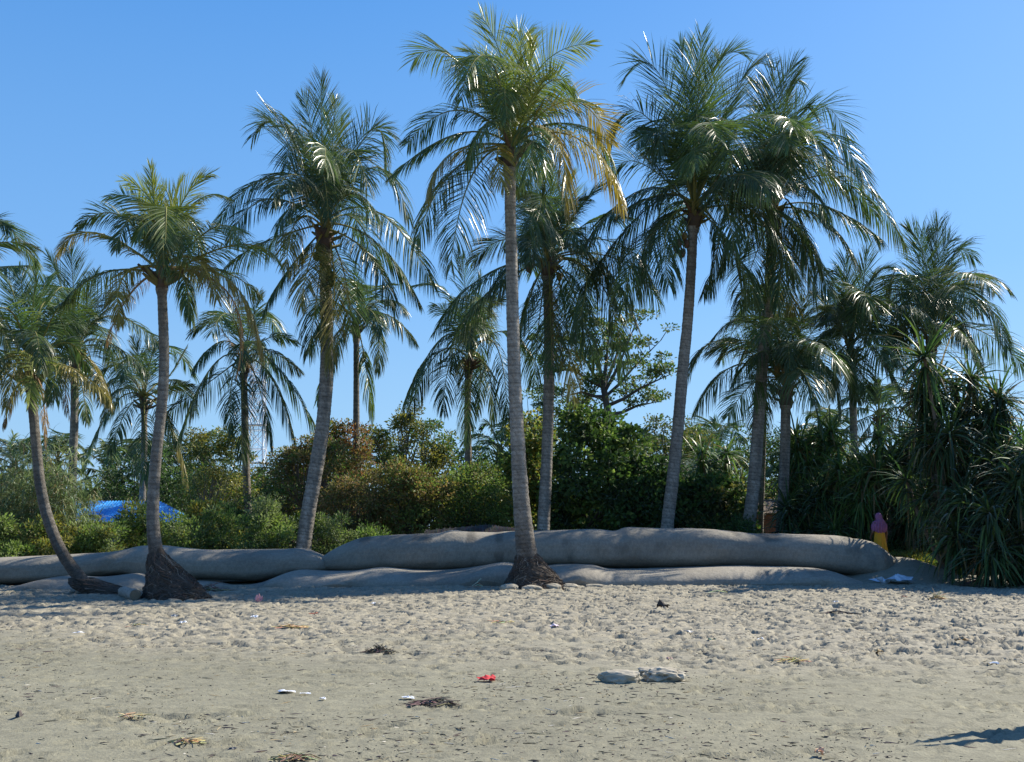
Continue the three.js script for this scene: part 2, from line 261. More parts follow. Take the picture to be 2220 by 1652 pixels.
// ------------------------------------------------------------------ coconut palms
const K = { y: [.19, .25, .036], m: [.058, .108, .028], g: [.085, .145, .028], o: [.225, .20, .034], d: [.225, .150, .075] };   // pigments: young, mature, fresh, yellowing, dead
function frond(root, base, mid, tip, o) {
  const r = rng(o.seed), kind = o.kind, dead = kind === 'd', young = kind === 'y';
  // spine through base, mid and tip
  const c = mid.clone().multiplyScalar(2).addScaledVector(base, -.5).addScaledVector(tip, -.5), n = 26, P = [];
  for (let k = 0; k <= n; k++) { const t = k / n; P.push(V(0, 0, 0).addScaledVector(base, (1 - t) ** 2).addScaledVector(c, 2 * t * (1 - t)).addScaledVector(tip, t * t)); }
  let len = 0; const acc = [0]; for (let k = 1; k <= n; k++) acc.push(len += P[k].distanceTo(P[k - 1]));
  const point = s => { const d = s * len; let k = 0; while (k < n - 1 && acc[k + 1] < d) k++; const f = (d - acc[k]) / Math.max(1e-6, acc[k + 1] - acc[k]); return [P[k].clone().lerp(P[k + 1], clamp(f)), P[Math.min(k + 2, n)].clone().sub(P[Math.max(0, k - 1)]).normalize()]; };
  const out = tip.clone().sub(base), hor = Math.hypot(out.x, out.z);
  let S0 = V(-out.z, 0, out.x); if (S0.length() < .01) S0 = V(1, 0, 0); S0.normalize();
  if (out.y > 1.5 * hor) { const a = (r() - .5) * 1.7; S0 = V(Math.cos(a), 0, Math.sin(a)); }
  const tw0 = (o.twist ?? (r() - .5) * 1.5), b = new GB(), B = K[kind];
  const per = Math.round((o.lod ?? 1) * 96), Lmax = (o.leafLen ?? 1.25) * clamp(len / 4.0, .55, 1.15) * (.9 + .2 * r()), upright = out.y > 1.3 * hor, droop = o.droop ?? (upright ? .04 + .10 * r() : young ? .10 + .14 * r() : out.y > 0 ? .18 + .3 * r() : .40 + .5 * r());
  const lift = upright ? .12 : young ? .3 : .05, wid = .0145 * (o.wide ?? 1) * (dead ? .6 : upright ? .72 : 1), tone = .82 + .36 * r(), brownTip = o.brown ?? (r() < .28 ? .5 : .06), start = young ? .12 : .17 + .06 * r();
  const clump = r() * 50, gapAt = r(), gapW = r() < .5 ? .02 : .05;
  for (let side = -1; side <= 1; side += 2) for (let k = 0; k < per; k++) {
    const s = start + (1 - start) * (k + .5 * r()) / per; if (dead && r() < .35) continue; if (Math.abs(s - gapAt) < gapW && r() < .7) continue;
    const [p, T] = point(s), f = (s - start) / (1 - start), tw = tw0 * (.5 + .8 * f);
    let S = S0.clone().addScaledVector(T, -S0.dot(T)); if (S.length() < .05) S = V(1, 0, 0).addScaledVector(T, -T.x); S.normalize();
    let N = S.clone().cross(T); if (N.y < 0 && !(out.y > 1.5 * hor)) N.negate();
    const S2 = S.clone().multiplyScalar(Math.cos(tw)).addScaledVector(N, Math.sin(tw)), N2 = N.clone().multiplyScalar(Math.cos(tw)).addScaledVector(S, -Math.sin(tw));
    const ang = (upright ? lerp(.85, .28, f) : lerp(1.2, .38, Math.pow(f, 1.3))) + (r() - .5) * .22 + .16 * noise(clump + f * 14, side * 3);
    const d = S2.clone().multiplyScalar(side * Math.sin(ang)).addScaledVector(T, Math.cos(ang)).addScaledVector(N2, lift * (.7 + .6 * r())).normalize();
    const L = Lmax * Math.max(.16, Math.pow(Math.sin(Math.PI * Math.min(.93, .17 + .80 * f)), .6)) * (.86 + .24 * r()) * (dead ? .75 : 1);
    const W0 = T.clone().applyAxisAngle(d, (r() - .5) * 2.2 + (side > 0 ? .35 : -.35)); W0.addScaledVector(d, -W0.dot(d)).normalize();
    const gr = droop * (.75 + .5 * r()) + .22 * noise(clump + 9 + f * 9, side * 2), hue = r(), cut = r() < .10 ? .55 : 1, st = [0, .32, .68, 1], wd = [.45, 1, .8, .04], ids = [];
    let q = p.clone(), dir = d.clone();
    const tn = o.tint || [1, 1, 1], col = [B[0] * tn[0] * tone * (.8 + .4 * hue), B[1] * tn[1] * tone * (.84 + .32 * hue), B[2] * tone * (.8 + .4 * r())];
    for (let e = 0; e < 4; e++) {
      if (e) { dir.y -= gr * (e * .42) * (dead ? 1.6 : 1); dir.normalize(); q.addScaledVector(dir, (st[e] - st[e - 1]) * L * cut); }
      const ww = wid * wd[e] * (.8 + .4 * hue), tipc = e === 3 ? brownTip : e === 2 ? brownTip * .45 : 0;
      const cc = [lerp(col[0], .20, tipc), lerp(col[1], .155, tipc), lerp(col[2], .065, tipc)];
      ids.push(b.v(q.x - W0.x * ww, q.y - W0.y * ww, q.z - W0.z * ww, cc), b.v(q.x + W0.x * ww, q.y + W0.y * ww, q.z + W0.z * ww, cc));
    }
    for (let e = 0; e < 2; e++) b.q(ids[e * 2], ids[e * 2 + 1], ids[e * 2 + 3], ids[e * 2 + 2]);
    b.t(ids[4], ids[5], ids[6]);
  }
  const fm = mesh('frond', b.geo(), dead ? M.deadFrond : M.frond, root);
  const rb = new GB(), rp = [], rr = [], m = 16;
  for (let k = 0; k <= m; k++) { const s = k / m; rp.push(point(s)[0]); rr.push(lerp(.040, .006, Math.pow(s, .75)) * (s < .1 ? 1.35 : 1)); }
  const rc = dead ? [.26, .17, .09] : kind === 'o' ? [.30, .24, .05] : young ? [.19, .22, .05] : [.20, .19, .05];
  rb.tube(rp, rr, 5, rc, 0, false); mesh('rachis', rb.geo(), M.plain, fm);
  return fm;
}
const cocoGeo = (() => { const b = new GB(), n = 12, m = 9; for (let j = 0; j <= m; j++) for (let i = 0; i <= n; i++) { const a = i / n * Math.PI * 2, p = j / m * Math.PI, rr = .105 * Math.pow(Math.sin(p), .8) * (1 + .10 * Math.cos(3 * a)) * (p > 2 ? 1 - .22 * (p - 2) : 1); b.v(Math.cos(a) * rr, Math.cos(p) * .15 - (p > 2.6 ? .02 : 0), Math.sin(a) * rr, [1, 1, 1]); } for (let j = 0; j < m; j++) for (let i = 0; i < n; i++) { const a = j * (n + 1) + i; b.q(a, a + 1, a + n + 2, a + n + 1); } return b.geo(); })();
M.cocoBrown = new THREE.MeshStandardMaterial({ color: new THREE.Color().setRGB(.13, .062, .032), roughness: .65 });
M.cocoGreen = new THREE.MeshStandardMaterial({ color: new THREE.Color().setRGB(.14, .16, .03), roughness: .5 });
M.cocoYellow = new THREE.MeshStandardMaterial({ color: new THREE.Color().setRGB(.24, .15, .03), roughness: .5 });

function palm(o) {
  const r = rng(o.seed), Zb = o.Z, pts = o.trunk.map(([px, py, dz]) => at(px, py, Zb + (dz || 0)));
  const sc = Zb / FOCAL, ground = o.ground ?? groundY(pts[0].x, pts[0].z), pos = V(pts[0].x, ground, pts[0].z);
  if (pts[0].y > ground + .02) { const d = pts[1].clone().sub(pts[0]).normalize(); const k = (ground - .05 - pts[0].y) / Math.max(.3, d.y); pts.unshift(V(pts[0].x + d.x * k * .6, ground - .05, pts[0].z)); pos.set(pts[0].x, ground, pts[0].z); } else pts[0].y = ground - .05;
  const root = thing('coconut_palm', o.label, 'palm tree', pos, 'coconut palms');
  // trunk with leaf-scar rings
  const curve = new THREE.CatmullRomCurve3(pts.map(p => p.clone().sub(pos)), false, 'centripetal'), len = curve.getLength(), rad = o.width * sc / 2;
  const step = o.fine ? .036 : .075, n = Math.round(len / step), m = o.fine ? 18 : 10, b = new GB(); let prev = null, ring = 0, next = .12, saw = 0, rt = 1;
  const flare = o.flare ?? [1.25, .5];
  for (let k = 0; k <= n; k++) {
    const t = k / n, p = curve.getPointAt(t), d = t * len; if (d > next) { ring++; next += .075 + .07 * r(); saw = 0; rt = .86 + .28 * r(); } else saw += step / .11;
    const T = curve.getTangentAt(t), N = V(1, 0, 0).addScaledVector(T, -T.x).normalize(), Bn = N.clone().cross(T), row = [];
    const base = rad * (lerp(1.08, .84, t) + (flare[0] - 1) * Math.exp(-d / flare[1])) * (1 + .03 * noise(d * .8, o.seed)) * (t > .975 ? 1 + (t - .975) * 14 : 1);
    for (let j = 0; j <= m; j++) {
      const a = j / m * Math.PI * 2, w = 1 + .045 * (1 - clamp(saw)) * rt + .03 * noise(Math.cos(a) * 1.5 + ring * 3.1, Math.sin(a) * 1.5, d * 2) + (o.fine ? .03 * noise(Math.cos(a) * 4, d * 9, Math.sin(a) * 4) : 0);
      const x = p.x + (N.x * Math.cos(a) + Bn.x * Math.sin(a)) * base * w, y = p.y + (N.y * Math.cos(a) + Bn.y * Math.sin(a)) * base * w, z = p.z + (N.z * Math.cos(a) + Bn.z * Math.sin(a)) * base * w;
      const scar = saw < .25 ? .72 + .2 * noise(Math.cos(a) * 2, ring, Math.sin(a) * 2) : 1, pt = .86 + .5 * fbm(Math.cos(a) * 1.1 + 3, d * .7, Math.sin(a) * 1.1 + o.seed, 3), lich = sstep(.1, .4, fbm(Math.cos(a) * 2, d * 1.2, Math.sin(a) * 2 + 5 + o.seed, 3));
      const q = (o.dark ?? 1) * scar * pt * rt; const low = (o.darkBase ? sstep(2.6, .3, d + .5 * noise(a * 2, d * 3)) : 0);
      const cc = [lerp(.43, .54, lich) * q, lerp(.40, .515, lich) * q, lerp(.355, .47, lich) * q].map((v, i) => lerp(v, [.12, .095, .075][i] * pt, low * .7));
      row.push(b.v(x, y, z, cc, j / m * Math.PI * 2 * rad / .5, d / .5));
    }
    if (prev) for (let j = 0; j < m; j++) b.q(prev[j], prev[j + 1], row[j + 1], row[j]);
    prev = row;
  }
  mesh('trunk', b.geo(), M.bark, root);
  // root mass
  if (o.roots) {
    const { h, left, right, front, top, shift = 0 } = o.roots, rb = new GB(), R = 40, H = 22; let pv = null;
    const surf = (t, a) => {
      const e = Math.pow(1 - t, o.roots.pow ?? 1.35), ca = Math.cos(a), sa = Math.sin(a), out = ca > 0 ? right : left, x = ca * (top + (out - top) * e), z = sa * (top + ((sa > 0 ? front : front * .8) - top) * e);
      const c = curve.getPointAt(clamp(t * h / len)), w = 1 + .22 * fbm(ca * 3, t * 3, sa * 3 + o.seed, 4) + .09 * noise(ca * 12, t * 9, sa * 12);
      return V(lerp(shift, c.x, sstep(0, .8, t)) + x * w, t * h - .06, lerp(0, c.z, t) + z * w);
    };
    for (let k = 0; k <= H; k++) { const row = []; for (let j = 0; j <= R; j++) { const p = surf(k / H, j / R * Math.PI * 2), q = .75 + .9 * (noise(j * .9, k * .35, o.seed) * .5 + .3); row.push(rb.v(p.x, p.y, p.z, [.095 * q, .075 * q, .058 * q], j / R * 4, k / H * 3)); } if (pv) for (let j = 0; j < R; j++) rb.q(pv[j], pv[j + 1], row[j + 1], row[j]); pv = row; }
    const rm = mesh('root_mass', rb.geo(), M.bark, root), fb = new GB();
    for (let k = 0; k < o.roots.n; k++) {                       // the exposed root fibres
      const a = r() * 6.283, t0 = .04 + .8 * Math.pow(r(), 1.3), l = .06 + .22 * r() * r(), ps = [], rs = [], f = r(); let aa = a;
      for (let e = 0; e < 4; e++) { const t = Math.max(.0, t0 - l * e / 3), p = surf(t, aa), q = surf(t, aa).sub(V(curve.getPointAt(0).x, p.y, 0)).normalize(); p.addScaledVector(q, .012 + .03 * Math.sin(e / 3 * Math.PI) * r()); ps.push(p); rs.push(lerp(.009, .003, e / 3)); aa += (r() - .5) * .55; }
      const c = f < .12 ? [.28, .24, .19] : f < .75 ? [.10, .078, .06] : [.14, .085, .06]; fb.tube(ps, rs, 3, c, 0, false);
    }
    mesh('root_fibre', fb.geo(), M.plain, rm).userData.kind = 'stuff';
  }
  // leaf sheaths and old stubs round the growing point
  const cr = at(o.crown[0], o.crown[1], Zb + (o.crownDz ?? o.trunk[o.trunk.length - 1][2] ?? 0)).sub(pos), top = pts[pts.length - 1].clone().sub(pos), hb = new GB();
  { const ps = [], rs = []; for (let k = 0; k <= 8; k++) { const t = k / 8; ps.push(top.clone().lerp(cr, t * 1.25 - .12)); rs.push(rad * (.95 + .32 * Math.sin(Math.PI * Math.min(1, t * 1.05))) * (t > .8 ? .55 : 1)); } hb.tube(ps, rs, 11, k => [.085 + .04 * h3(Math.round(k * 8), 3, o.seed), .074, .055], .35); }
  for (let k = 0; k < 14; k++) { const a = k * 2.4 + r(), e = .2 + .6 * r(), p = top.clone().lerp(cr, .1 + .7 * r()), l = .22 + .3 * r(), d = V(Math.cos(a) * Math.cos(e), Math.sin(e), Math.sin(a) * Math.cos(e)), f = r() < .6 ? [.17, .16, .06] : [.13, .085, .05]; hb.tube([p.clone().addScaledVector(d, rad * .5), p.clone().addScaledVector(d, rad + l * .5), p.clone().addScaledVector(d, rad + l).add(V(0, .05, 0))], [.085, .055, .03], 5, f); }
  mesh('leaf_sheath', hb.geo(), M.wood, root);
  // fronds
  let k = 0;
  for (const f of o.fronds) {
    const [mx, my, tx, ty, kind = 'm', dzIn, twist, brown] = f, base = cr.clone().add(V((r() - .5) * .12, -.12 + .3 * r(), (r() - .5) * .12));
    const zc = Zb + (o.crownDz ?? 0), px = Math.hypot(tx - o.crown[0], ty - o.crown[1]) * sc, full = (o.frondLen ?? 4.3);
    const dz = dzIn ?? (k % 2 ? 1 : -1) * Math.sqrt(Math.max(.15, full * full - px * px)) * (.45 + .25 * r());
    const mid = at(mx, my, zc - dz * .55).sub(pos), tip = at(tx, ty, zc - dz).sub(pos);
    frond(root, base, mid, tip, { seed: o.seed * 100 + k, kind, twist: twist ?? undefined, brown, tint: o.tint, lod: o.lod, wide: o.wide, leafLen: o.leafLen });
    k++;
  }
  for (let q = 0; q < (o.fill ?? 5); q++) {                      // the fronds that point away to the back and toward the viewer
    const a = (q % 2 ? 1 : -1) * (1.1 + .7 * r()) , el = .9 - 1.3 * q / (o.fill ?? 5) + .3 * r(), L = (o.frondLen ?? 4.3) * (.75 + .3 * r()), dx = Math.cos(a) * (r() < .5 ? 1 : -1), dzz = Math.sin(a);
    const mid = cr.clone().add(V(dx * L * .5 * Math.cos(el), L * .5 * Math.sin(el) + .35, dzz * L * .5 * Math.cos(el))), tip = cr.clone().add(V(dx * L * .92 * Math.cos(el * .6), L * .55 * Math.sin(el) - .9, dzz * L * .92 * Math.cos(el * .6)));
    frond(root, cr.clone(), mid, tip, { seed: o.seed * 100 + 60 + q, kind: el > .5 ? 'g' : 'm', tint: o.tint, lod: o.lod, wide: o.wide, leafLen: o.leafLen });
  }
  for (const [px, py, dz, c, turn] of o.nuts || []) { const nut = mesh('coconut', cocoGeo, M['coco' + c], root), p = at(px, py, Zb + (o.crownDz ?? 0) - dz).sub(pos); nut.position.copy(p); nut.rotation.set(turn || 0, h3(px, py, 3) * 3, (h3(px, py, 1) - .5) * .7); }
  if (o.nuts) { const sb = new GB(), c = o.nuts.reduce((s, n) => s.add(at(n[0], n[1], Zb - n[2])), V(0, 0, 0)).divideScalar(o.nuts.length).sub(pos); sb.tube([cr.clone(), cr.clone().lerp(c, .5).add(V(0, .15, .1)), c], [.03, .022, .018], 5, [.20, .15, .05]); mesh('fruit_stalk', sb.geo(), M.plain, root); }
  return root;
}

palm({ seed: 9, Z: 28.7, wide: .92, dark: 1.15, tint: [1.35, 1.22, 1], fine: true, width: 28, label: 'tallest palm with pale straight trunk standing before the tubes', trunk: [[1150, 1275], [1139, 1180], [1129, 1080], [1122, 960], [1115, 820], [1111, 680], [1108, 540], [1105, 420], [1105, 365]], crown: [1107, 318], flare: [1.85, 1.5], darkBase: true, frondLen: 4.2,
  roots: { h: 1.25, left: .72, right: 1.0, front: .75, top: .125, n: 900, shift: -.02 },
  fronds: [[1092, 149, 1043, 35, 'y', .3], [1064, 156, 1000, 112, 'y', -1.2], [1123, 131, 1146, 70, 'y', -.8], [1146, 140, 1152, 88, 'y', .9], [1168, 149, 1278, 95, 'y', .4, 1.0], [988, 131, 897, 128, 'g', -1.4], [1040, 140, 1000, 218, 'g', 1.6, .7], [1182, 183, 1246, 200, 'g', 1.3], [1234, 218, 1322, 312, 'o', -.8, .6], [1252, 300, 1350, 445, 'o', .8, .5, .7], [1199, 290, 1228, 462, 'o', 1.2, .3, .8], [1152, 280, 1142, 392, 'm', 2.2], [991, 239, 884, 312, 'm', .5, 1.1], [991, 290, 843, 386, 'm', -.3, .5], [981, 372, 901, 528, 'm', .7, .7], [1024, 378, 976, 580, 'm', 1.3, 1.1], [1062, 262, 1014, 355, 'g', 2.0], [1078, 325, 1092, 410, 'o', 1.8], [981, 330, 932, 428, 'o', 1.7, -.3, .8], [1200, 222, 1292, 228, 'g', -1.8], [1094, 196, 1099, 256, 'g', 2.2], [1240, 270, 1330, 360, 'g', -1.9], [1170, 320, 1180, 430, 'm', -2.2], [1128, 120, 1110, 60, 'y', -1.5], [1072, 180, 1030, 190, 'm', -2.4], [1160, 200, 1200, 175, 'y', 1.7]], fill: 3 });

palm({ seed: 3, Z: 24.9, wide: .8, leafLen: 1.05, tint: [1.4, 1.25, 1], fine: true, width: 23.5, dark: .78, label: 'palm with swollen brown root boss beside the cut log', trunk: [[358, 1296], [338, 1200], [331, 1130], [333, 1050], [341, 960], [350, 880], [355, 800], [354, 720], [350, 626]], crown: [350, 596], flare: [1.7, 1.0], darkBase: true, frondLen: 3.5,
  roots: { h: 1.25, left: .58, right: .98, front: .7, top: .11, n: 700, shift: .1, pow: 1.1 },
  fronds: [[338, 480, 325, 360, 'y', .4], [335, 452, 269, 391, 'y', -.8], [377, 442, 397, 389, 'y', -1.0], [393, 442, 456, 376, 'y', .7, 1.2], [319, 452, 234, 426, 'g', -.9, .8], [415, 445, 494, 428, 'g', -.5], [265, 470, 166, 492, 'm', .4], [205, 504, 125, 553, 'o', -.4, .2, .8], [463, 493, 519, 530, 'g', 1.2], [515, 530, 608, 578, 'g', .3, .1], [492, 604, 568, 770, 'o', .7, .6, .5], [268, 598, 260, 702, 'o', 1.2, .4], [224, 592, 135, 664, 'm', -.7], [335, 480, 292, 522, 'g', 1.7], [382, 506, 402, 564, 'g', 2.0], [498, 640, 514, 806, 'd', -.2], [480, 588, 562, 642, 'm', -1.4], [396, 600, 408, 692, 'm', 1.3], [280, 640, 230, 745, 'd', -.8], [350, 500, 356, 585, 'm', 2.3], [300, 470, 250, 540, 'm', 1.5], [372, 470, 350, 400, 'y', -1.2], [420, 560, 470, 650, 'o', 1.5]], fill: 3 });

palm({ seed: 1, Z: 26.6, wide: .85, leafLen: 1.05, tint: [1.15, 1.15, 1], fine: true, width: 22, dark: .62, label: 'leftmost strongly leaning palm with curved trunk', trunk: [[196, 1284], [170, 1250], [135, 1200], [105, 1130], [88, 1060], [79, 980], [72, 900], [66, 842]], crown: [64, 812], flare: [1.3, .6], darkBase: true, frondLen: 3.4,
  roots: { h: .42, left: .5, right: 1.0, front: .5, top: .3, n: 200, shift: .22, pow: .8 },
  fronds: [[70, 680, 78, 570, 'm', .5], [34, 655, 8, 596, 'm', -1], [112, 690, 150, 648, 'm', 1], [15, 715, -45, 770, 'm', -.6], [15, 775, -20, 860, 'g', 1], [44, 765, 12, 880, 'o', 2.0, .6, .1], [70, 780, 62, 880, 'y', 2.2], [118, 795, 100, 872, 'm', 1.2], [140, 742, 188, 806, 'm', -.9], [90, 850, 98, 965, 'd', .6], [32, 845, 8, 925, 'd', .4], [148, 795, 242, 872, 'o', .8], [90, 640, 110, 600, 'g', -1.4], [50, 650, 40, 580, 'g', -1.3], [10, 690, -30, 680, 'm', .9], [120, 740, 155, 740, 'm', -1.8], [75, 720, 90, 800, 'm', 2.4]], fill: 4 });

palm({ seed: 6, Z: 34.2, fine: true, width: 30, label: 'palm leaning right behind the gap between two upper tubes', trunk: [[657, 1190], [668, 1110], [684, 1020], [698, 930], [706, 840], [708, 740], [706, 640], [704, 545]], crown: [702, 490], crownDz: 0, frondLen: 4.8, flare: [1.1, .6],
  nuts: [[690, 540, .35, 'Green'], [712, 585, .4, 'Green'], [718, 612, .35, 'Green'], [722, 598, .1, 'Green'], [684, 556, .2, 'Green']],
  fronds: [[697, 292, 695, 166, 'm', .3], [722, 290, 726, 215, 'y', -1.2], [676, 290, 655, 212, 'm', -.9], [650, 288, 622, 365, 'm', 1.4, .7], [619, 282, 547, 296, 'm', -.6], [596, 384, 470, 484, 'm', .4], [577, 432, 498, 522, 'm', 1.2], [646, 474, 620, 584, 'o', 1.9, .4, .1], [568, 528, 484, 585, 'm', -.5], [619, 592, 572, 676, 'm', .9], [670, 570, 652, 664, 'o', 1.8], [800, 286, 838, 362, 'm', .3], [812, 362, 886, 474, 'm', -.9], [823, 462, 940, 622, 'm', .6], [807, 520, 908, 655, 'm', -.7], [798, 550, 855, 668, 'm', 1.4], [748, 328, 796, 404, 'g', 1.9], [724, 610, 712, 800, 'o', .9], [690, 615, 668, 765, 'm', .6], [745, 590, 760, 720, 'm', -1.4], [720, 340, 745, 260, 'y', -1.6], [680, 360, 640, 300, 'm', -1.9], [700, 380, 712, 470, 'm', 2.4], [640, 400, 590, 450, 'm', -2.2], [760, 420, 820, 470, 'm', 2.0], [612, 290, 570, 270, 'm', -1.8], [782, 300, 850, 295, 'g', -1.2]], fill: 6 });

palm({ seed: 10, Z: 37, leafLen: 1.45, fine: true, width: 24.5, label: 'shorter palm just right of the tallest trunk with a skirt of hanging fronds', trunk: [[1178, 1140], [1184, 1020], [1188, 900], [1190, 800], [1189, 700], [1187, 600]], crown: [1188, 566], frondLen: 4.9,
  nuts: [[1152, 572, .4, 'Brown'], [1145, 582, .3, 'Brown'], [1212, 600, .3, 'Yellow']],
  fronds: [[1190, 460, 1196, 358, 'm', .3], [1152, 460, 1116, 384, 'm', -1], [1240, 468, 1300, 402, 'm', -.8], [1052, 596, 948, 712, 'm', .6, .4], [1066, 626, 985, 736, 'm', -.4], [1104, 518, 1024, 566, 'm', -.9], [1268, 590, 1238, 730, 'm', 1.9], [1192, 640, 1196, 800, 'm', 1.2], [1222, 660, 1238, 868, 'o', .8, .2, .5], [1300, 610, 1350, 812, 'm', .9, 1.0], [1262, 536, 1334, 650, 'm', .5], [1150, 640, 1118, 770, 'm', 1.1], [1312, 520, 1408, 606, 'm', -.8], [1218, 450, 1236, 380, 'y', -1.4], [1160, 500, 1140, 560, 'm', 2.1], [1226, 500, 1262, 540, 'm', 2.2], [1172, 440, 1170, 360, 'g', -1.6], [1280, 480, 1360, 480, 'm', -1.9], [1250, 650, 1290, 790, 'm', -1.1], [1170, 680, 1158, 830, 'm', -1.0], [1200, 690, 1220, 780, 'd', .7], [1290, 560, 1380, 700, 'm', .8], [1330, 560, 1430, 660, 'm', -.6], [1240, 620, 1270, 760, 'm', 1.5], [1130, 560, 1062, 640, 'm', 1.2], [1216, 470, 1270, 430, 'm', 1.2], [1160, 450, 1130, 430, 'm', 1.1]], fill: 6 });

palm({ seed: 11, Z: 36, fine: true, width: 25, label: 'tall right-hand palm with a bunch of brown coconuts', trunk: [[1446, 1145], [1458, 1040], [1470, 920], [1480, 800], [1490, 700], [1497, 600], [1502, 492]], crown: [1505, 455], frondLen: 5.2, leafLen: 1.5, wide: 1.15,
  nuts: [[1472, 527, .3, 'Brown', .3], [1488, 528, .4, 'Brown'], [1480, 548, .35, 'Brown', .4], [1466, 540, .1, 'Brown', -.3], [1484, 512, .3, 'Yellow']],
  fronds: [[1512, 240, 1520, 76, 'g', .3], [1536, 178, 1614, 116, 'g', .7, .5], [1484, 190, 1474, 96, 'm', -.9], [1432, 165, 1352, 172, 'm', -.5], [1398, 250, 1326, 292, 'm', .6], [1385, 352, 1326, 390, 'm', -1.6], [1395, 410, 1268, 530, 'm', .5, .2], [1420, 438, 1262, 622, 'm', -.6], [1396, 528, 1350, 665, 'm', .9, .9], [1447, 488, 1450, 618, 'm', 1.7], [1650, 320, 1820, 402, 'm', .5, .2], [1592, 262, 1572, 392, 'm', 2.2], [1613, 444, 1726, 600, 'm', 1.0, .5], [1687, 462, 1782, 590, 'm', -.4], [1574, 520, 1646, 664, 'm', 1.2, .7], [1556, 505, 1524, 634, 'm', .6, .9], [1592, 196, 1670, 140, 'm', -1.1], [1559, 268, 1650, 232, 'g', -1.5], [1450, 258, 1426, 340, 'm', 1.8], [1508, 250, 1514, 346, 'g', 2.3], [1550, 200, 1562, 120, 'y', -1.4], [1460, 330, 1400, 330, 'm', -2.3], [1560, 330, 1620, 360, 'm', -2.2], [1498, 180, 1494, 100, 'y', -1.0], [1440, 420, 1340, 470, 'm', 1.3], [1430, 480, 1390, 600, 'm', -1.0], [1600, 400, 1680, 470, 'm', 1.6], [1560, 420, 1590, 540, 'm', 2.0], [1450, 300, 1380, 310, 'm', 1.5]], fill: 6 });

palm({ seed: 12, Z: 38, fine: true, width: 26, label: 'palm right of the coconut-bearing one, crown tangled with it', trunk: [[1622, 1155], [1634, 1050], [1643, 930], [1650, 820], [1659, 720], [1668, 620], [1674, 500]], crown: [1677, 455], frondLen: 5.4, leafLen: 1.5, wide: 1.15,
  nuts: [[1672, 430, .5, 'Yellow'], [1682, 420, .5, 'Yellow'], [1680, 440, .4, 'Yellow']],
  fronds: [[1690, 232, 1725, 136, 'm', .4], [1678, 214, 1680, 146, 'm', -.7], [1706, 214, 1742, 182, 'm', -1], [1772, 284, 1892, 420, 'm', .4], [1795, 340, 1964, 536, 'm', -.4, .3], [1778, 444, 1908, 516, 'm', -.7], [1778, 470, 1860, 572, 'm', .9], [1717, 450, 1766, 646, 'm', 1.5, .4], [1630, 270, 1562, 350, 'm', 1.2], [1648, 326, 1608, 424, 'm', 2.0], [1694, 512, 1686, 662, 'm', 1.6], [1648, 526, 1602, 660, 'm', 1.2, .6], [1742, 300, 1808, 388, 'm', 1.6], [1700, 300, 1718, 400, 'm', 2.6], [1740, 400, 1790, 480, 'm', 2.1], [1640, 400, 1570, 470, 'm', -1.2], [1700, 560, 1720, 690, 'o', .6], [1760, 240, 1840, 300, 'm', -1.5], [1660, 230, 1630, 180, 'm', -1.6], [1790, 380, 1900, 470, 'm', 1.0], [1740, 520, 1800, 640, 'm', 1.0], [1620, 470, 1560, 590, 'm', .8], [1720, 260, 1770, 250, 'm', 1.3], [1690, 330, 1660, 420, 'm', 2.2]], fill: 6 });

palm({ seed: 2, Z: 39, width: 19, label: 'slim palm behind the leftmost leaning one', trunk: [[155, 1060], [158, 980], [161, 900], [161, 800]], crown: [165, 762], frondLen: 4.4,
  fronds: [[160, 650, 152, 540, 'g', .3], [132, 622, 104, 556, 'm', -1], [190, 650, 207, 588, 'm', -1], [118, 700, 58, 724, 'm', -.7], [236, 684, 342, 744, 'm', .4], [224, 738, 322, 808, 'm', 1.2], [205, 800, 238, 880, 'o', 1.2], [178, 840, 188, 915, 'm', .9], [112, 780, 80, 856, 'm', .8], [150, 700, 140, 790, 'm', 2.2], [200, 700, 250, 640, 'm', -1.8], [142, 830, 150, 905, 'd', .8], [220, 650, 280, 640, 'm', -1.2]], fill: 5 });
palm({ seed: 40, Z: 33, width: 20, label: 'palm mostly outside the left edge, only frond tips showing', trunk: [[-120, 1100], [-100, 800], [-92, 640]], crown: [-90, 600], frondLen: 4.2, fronds: [[-40, 490, 18, 498, 'm', .4], [-20, 530, 78, 536, 'm', .3], [-20, 580, 62, 575, 'm', .9], [-60, 480, -30, 420, 'm', -.5], [-140, 540, -220, 620, 'm', .2], [-30, 650, 20, 760, 'm', .2]], fill: 4 });
palm({ seed: 4, Z: 46, width: 15, label: 'short palm seen behind the root-boss palm, dark drooping crown', trunk: [[308, 1080], [312, 980], [312, 890]], crown: [311, 862], frondLen: 4.4, lod: .8, wide: 1.2,
  fronds: [[305, 800, 288, 732, 'm', .3], [325, 790, 332, 736, 'm', -.6], [258, 790, 203, 834, 'm', .3], [248, 874, 178, 1014, 'm', .5, .3], [276, 886, 238, 980, 'm', 1.4], [312, 940, 311, 1040, 'm', 1.2], [355, 830, 402, 758, 'm', -.6], [370, 838, 418, 834, 'm', .5], [360, 895, 406, 1044, 'o', .5], [342, 880, 388, 968, 'm', 1.2], [268, 840, 222, 908, 'm', -1.4], [300, 850, 270, 800, 'm', -2]], fill: 4 });
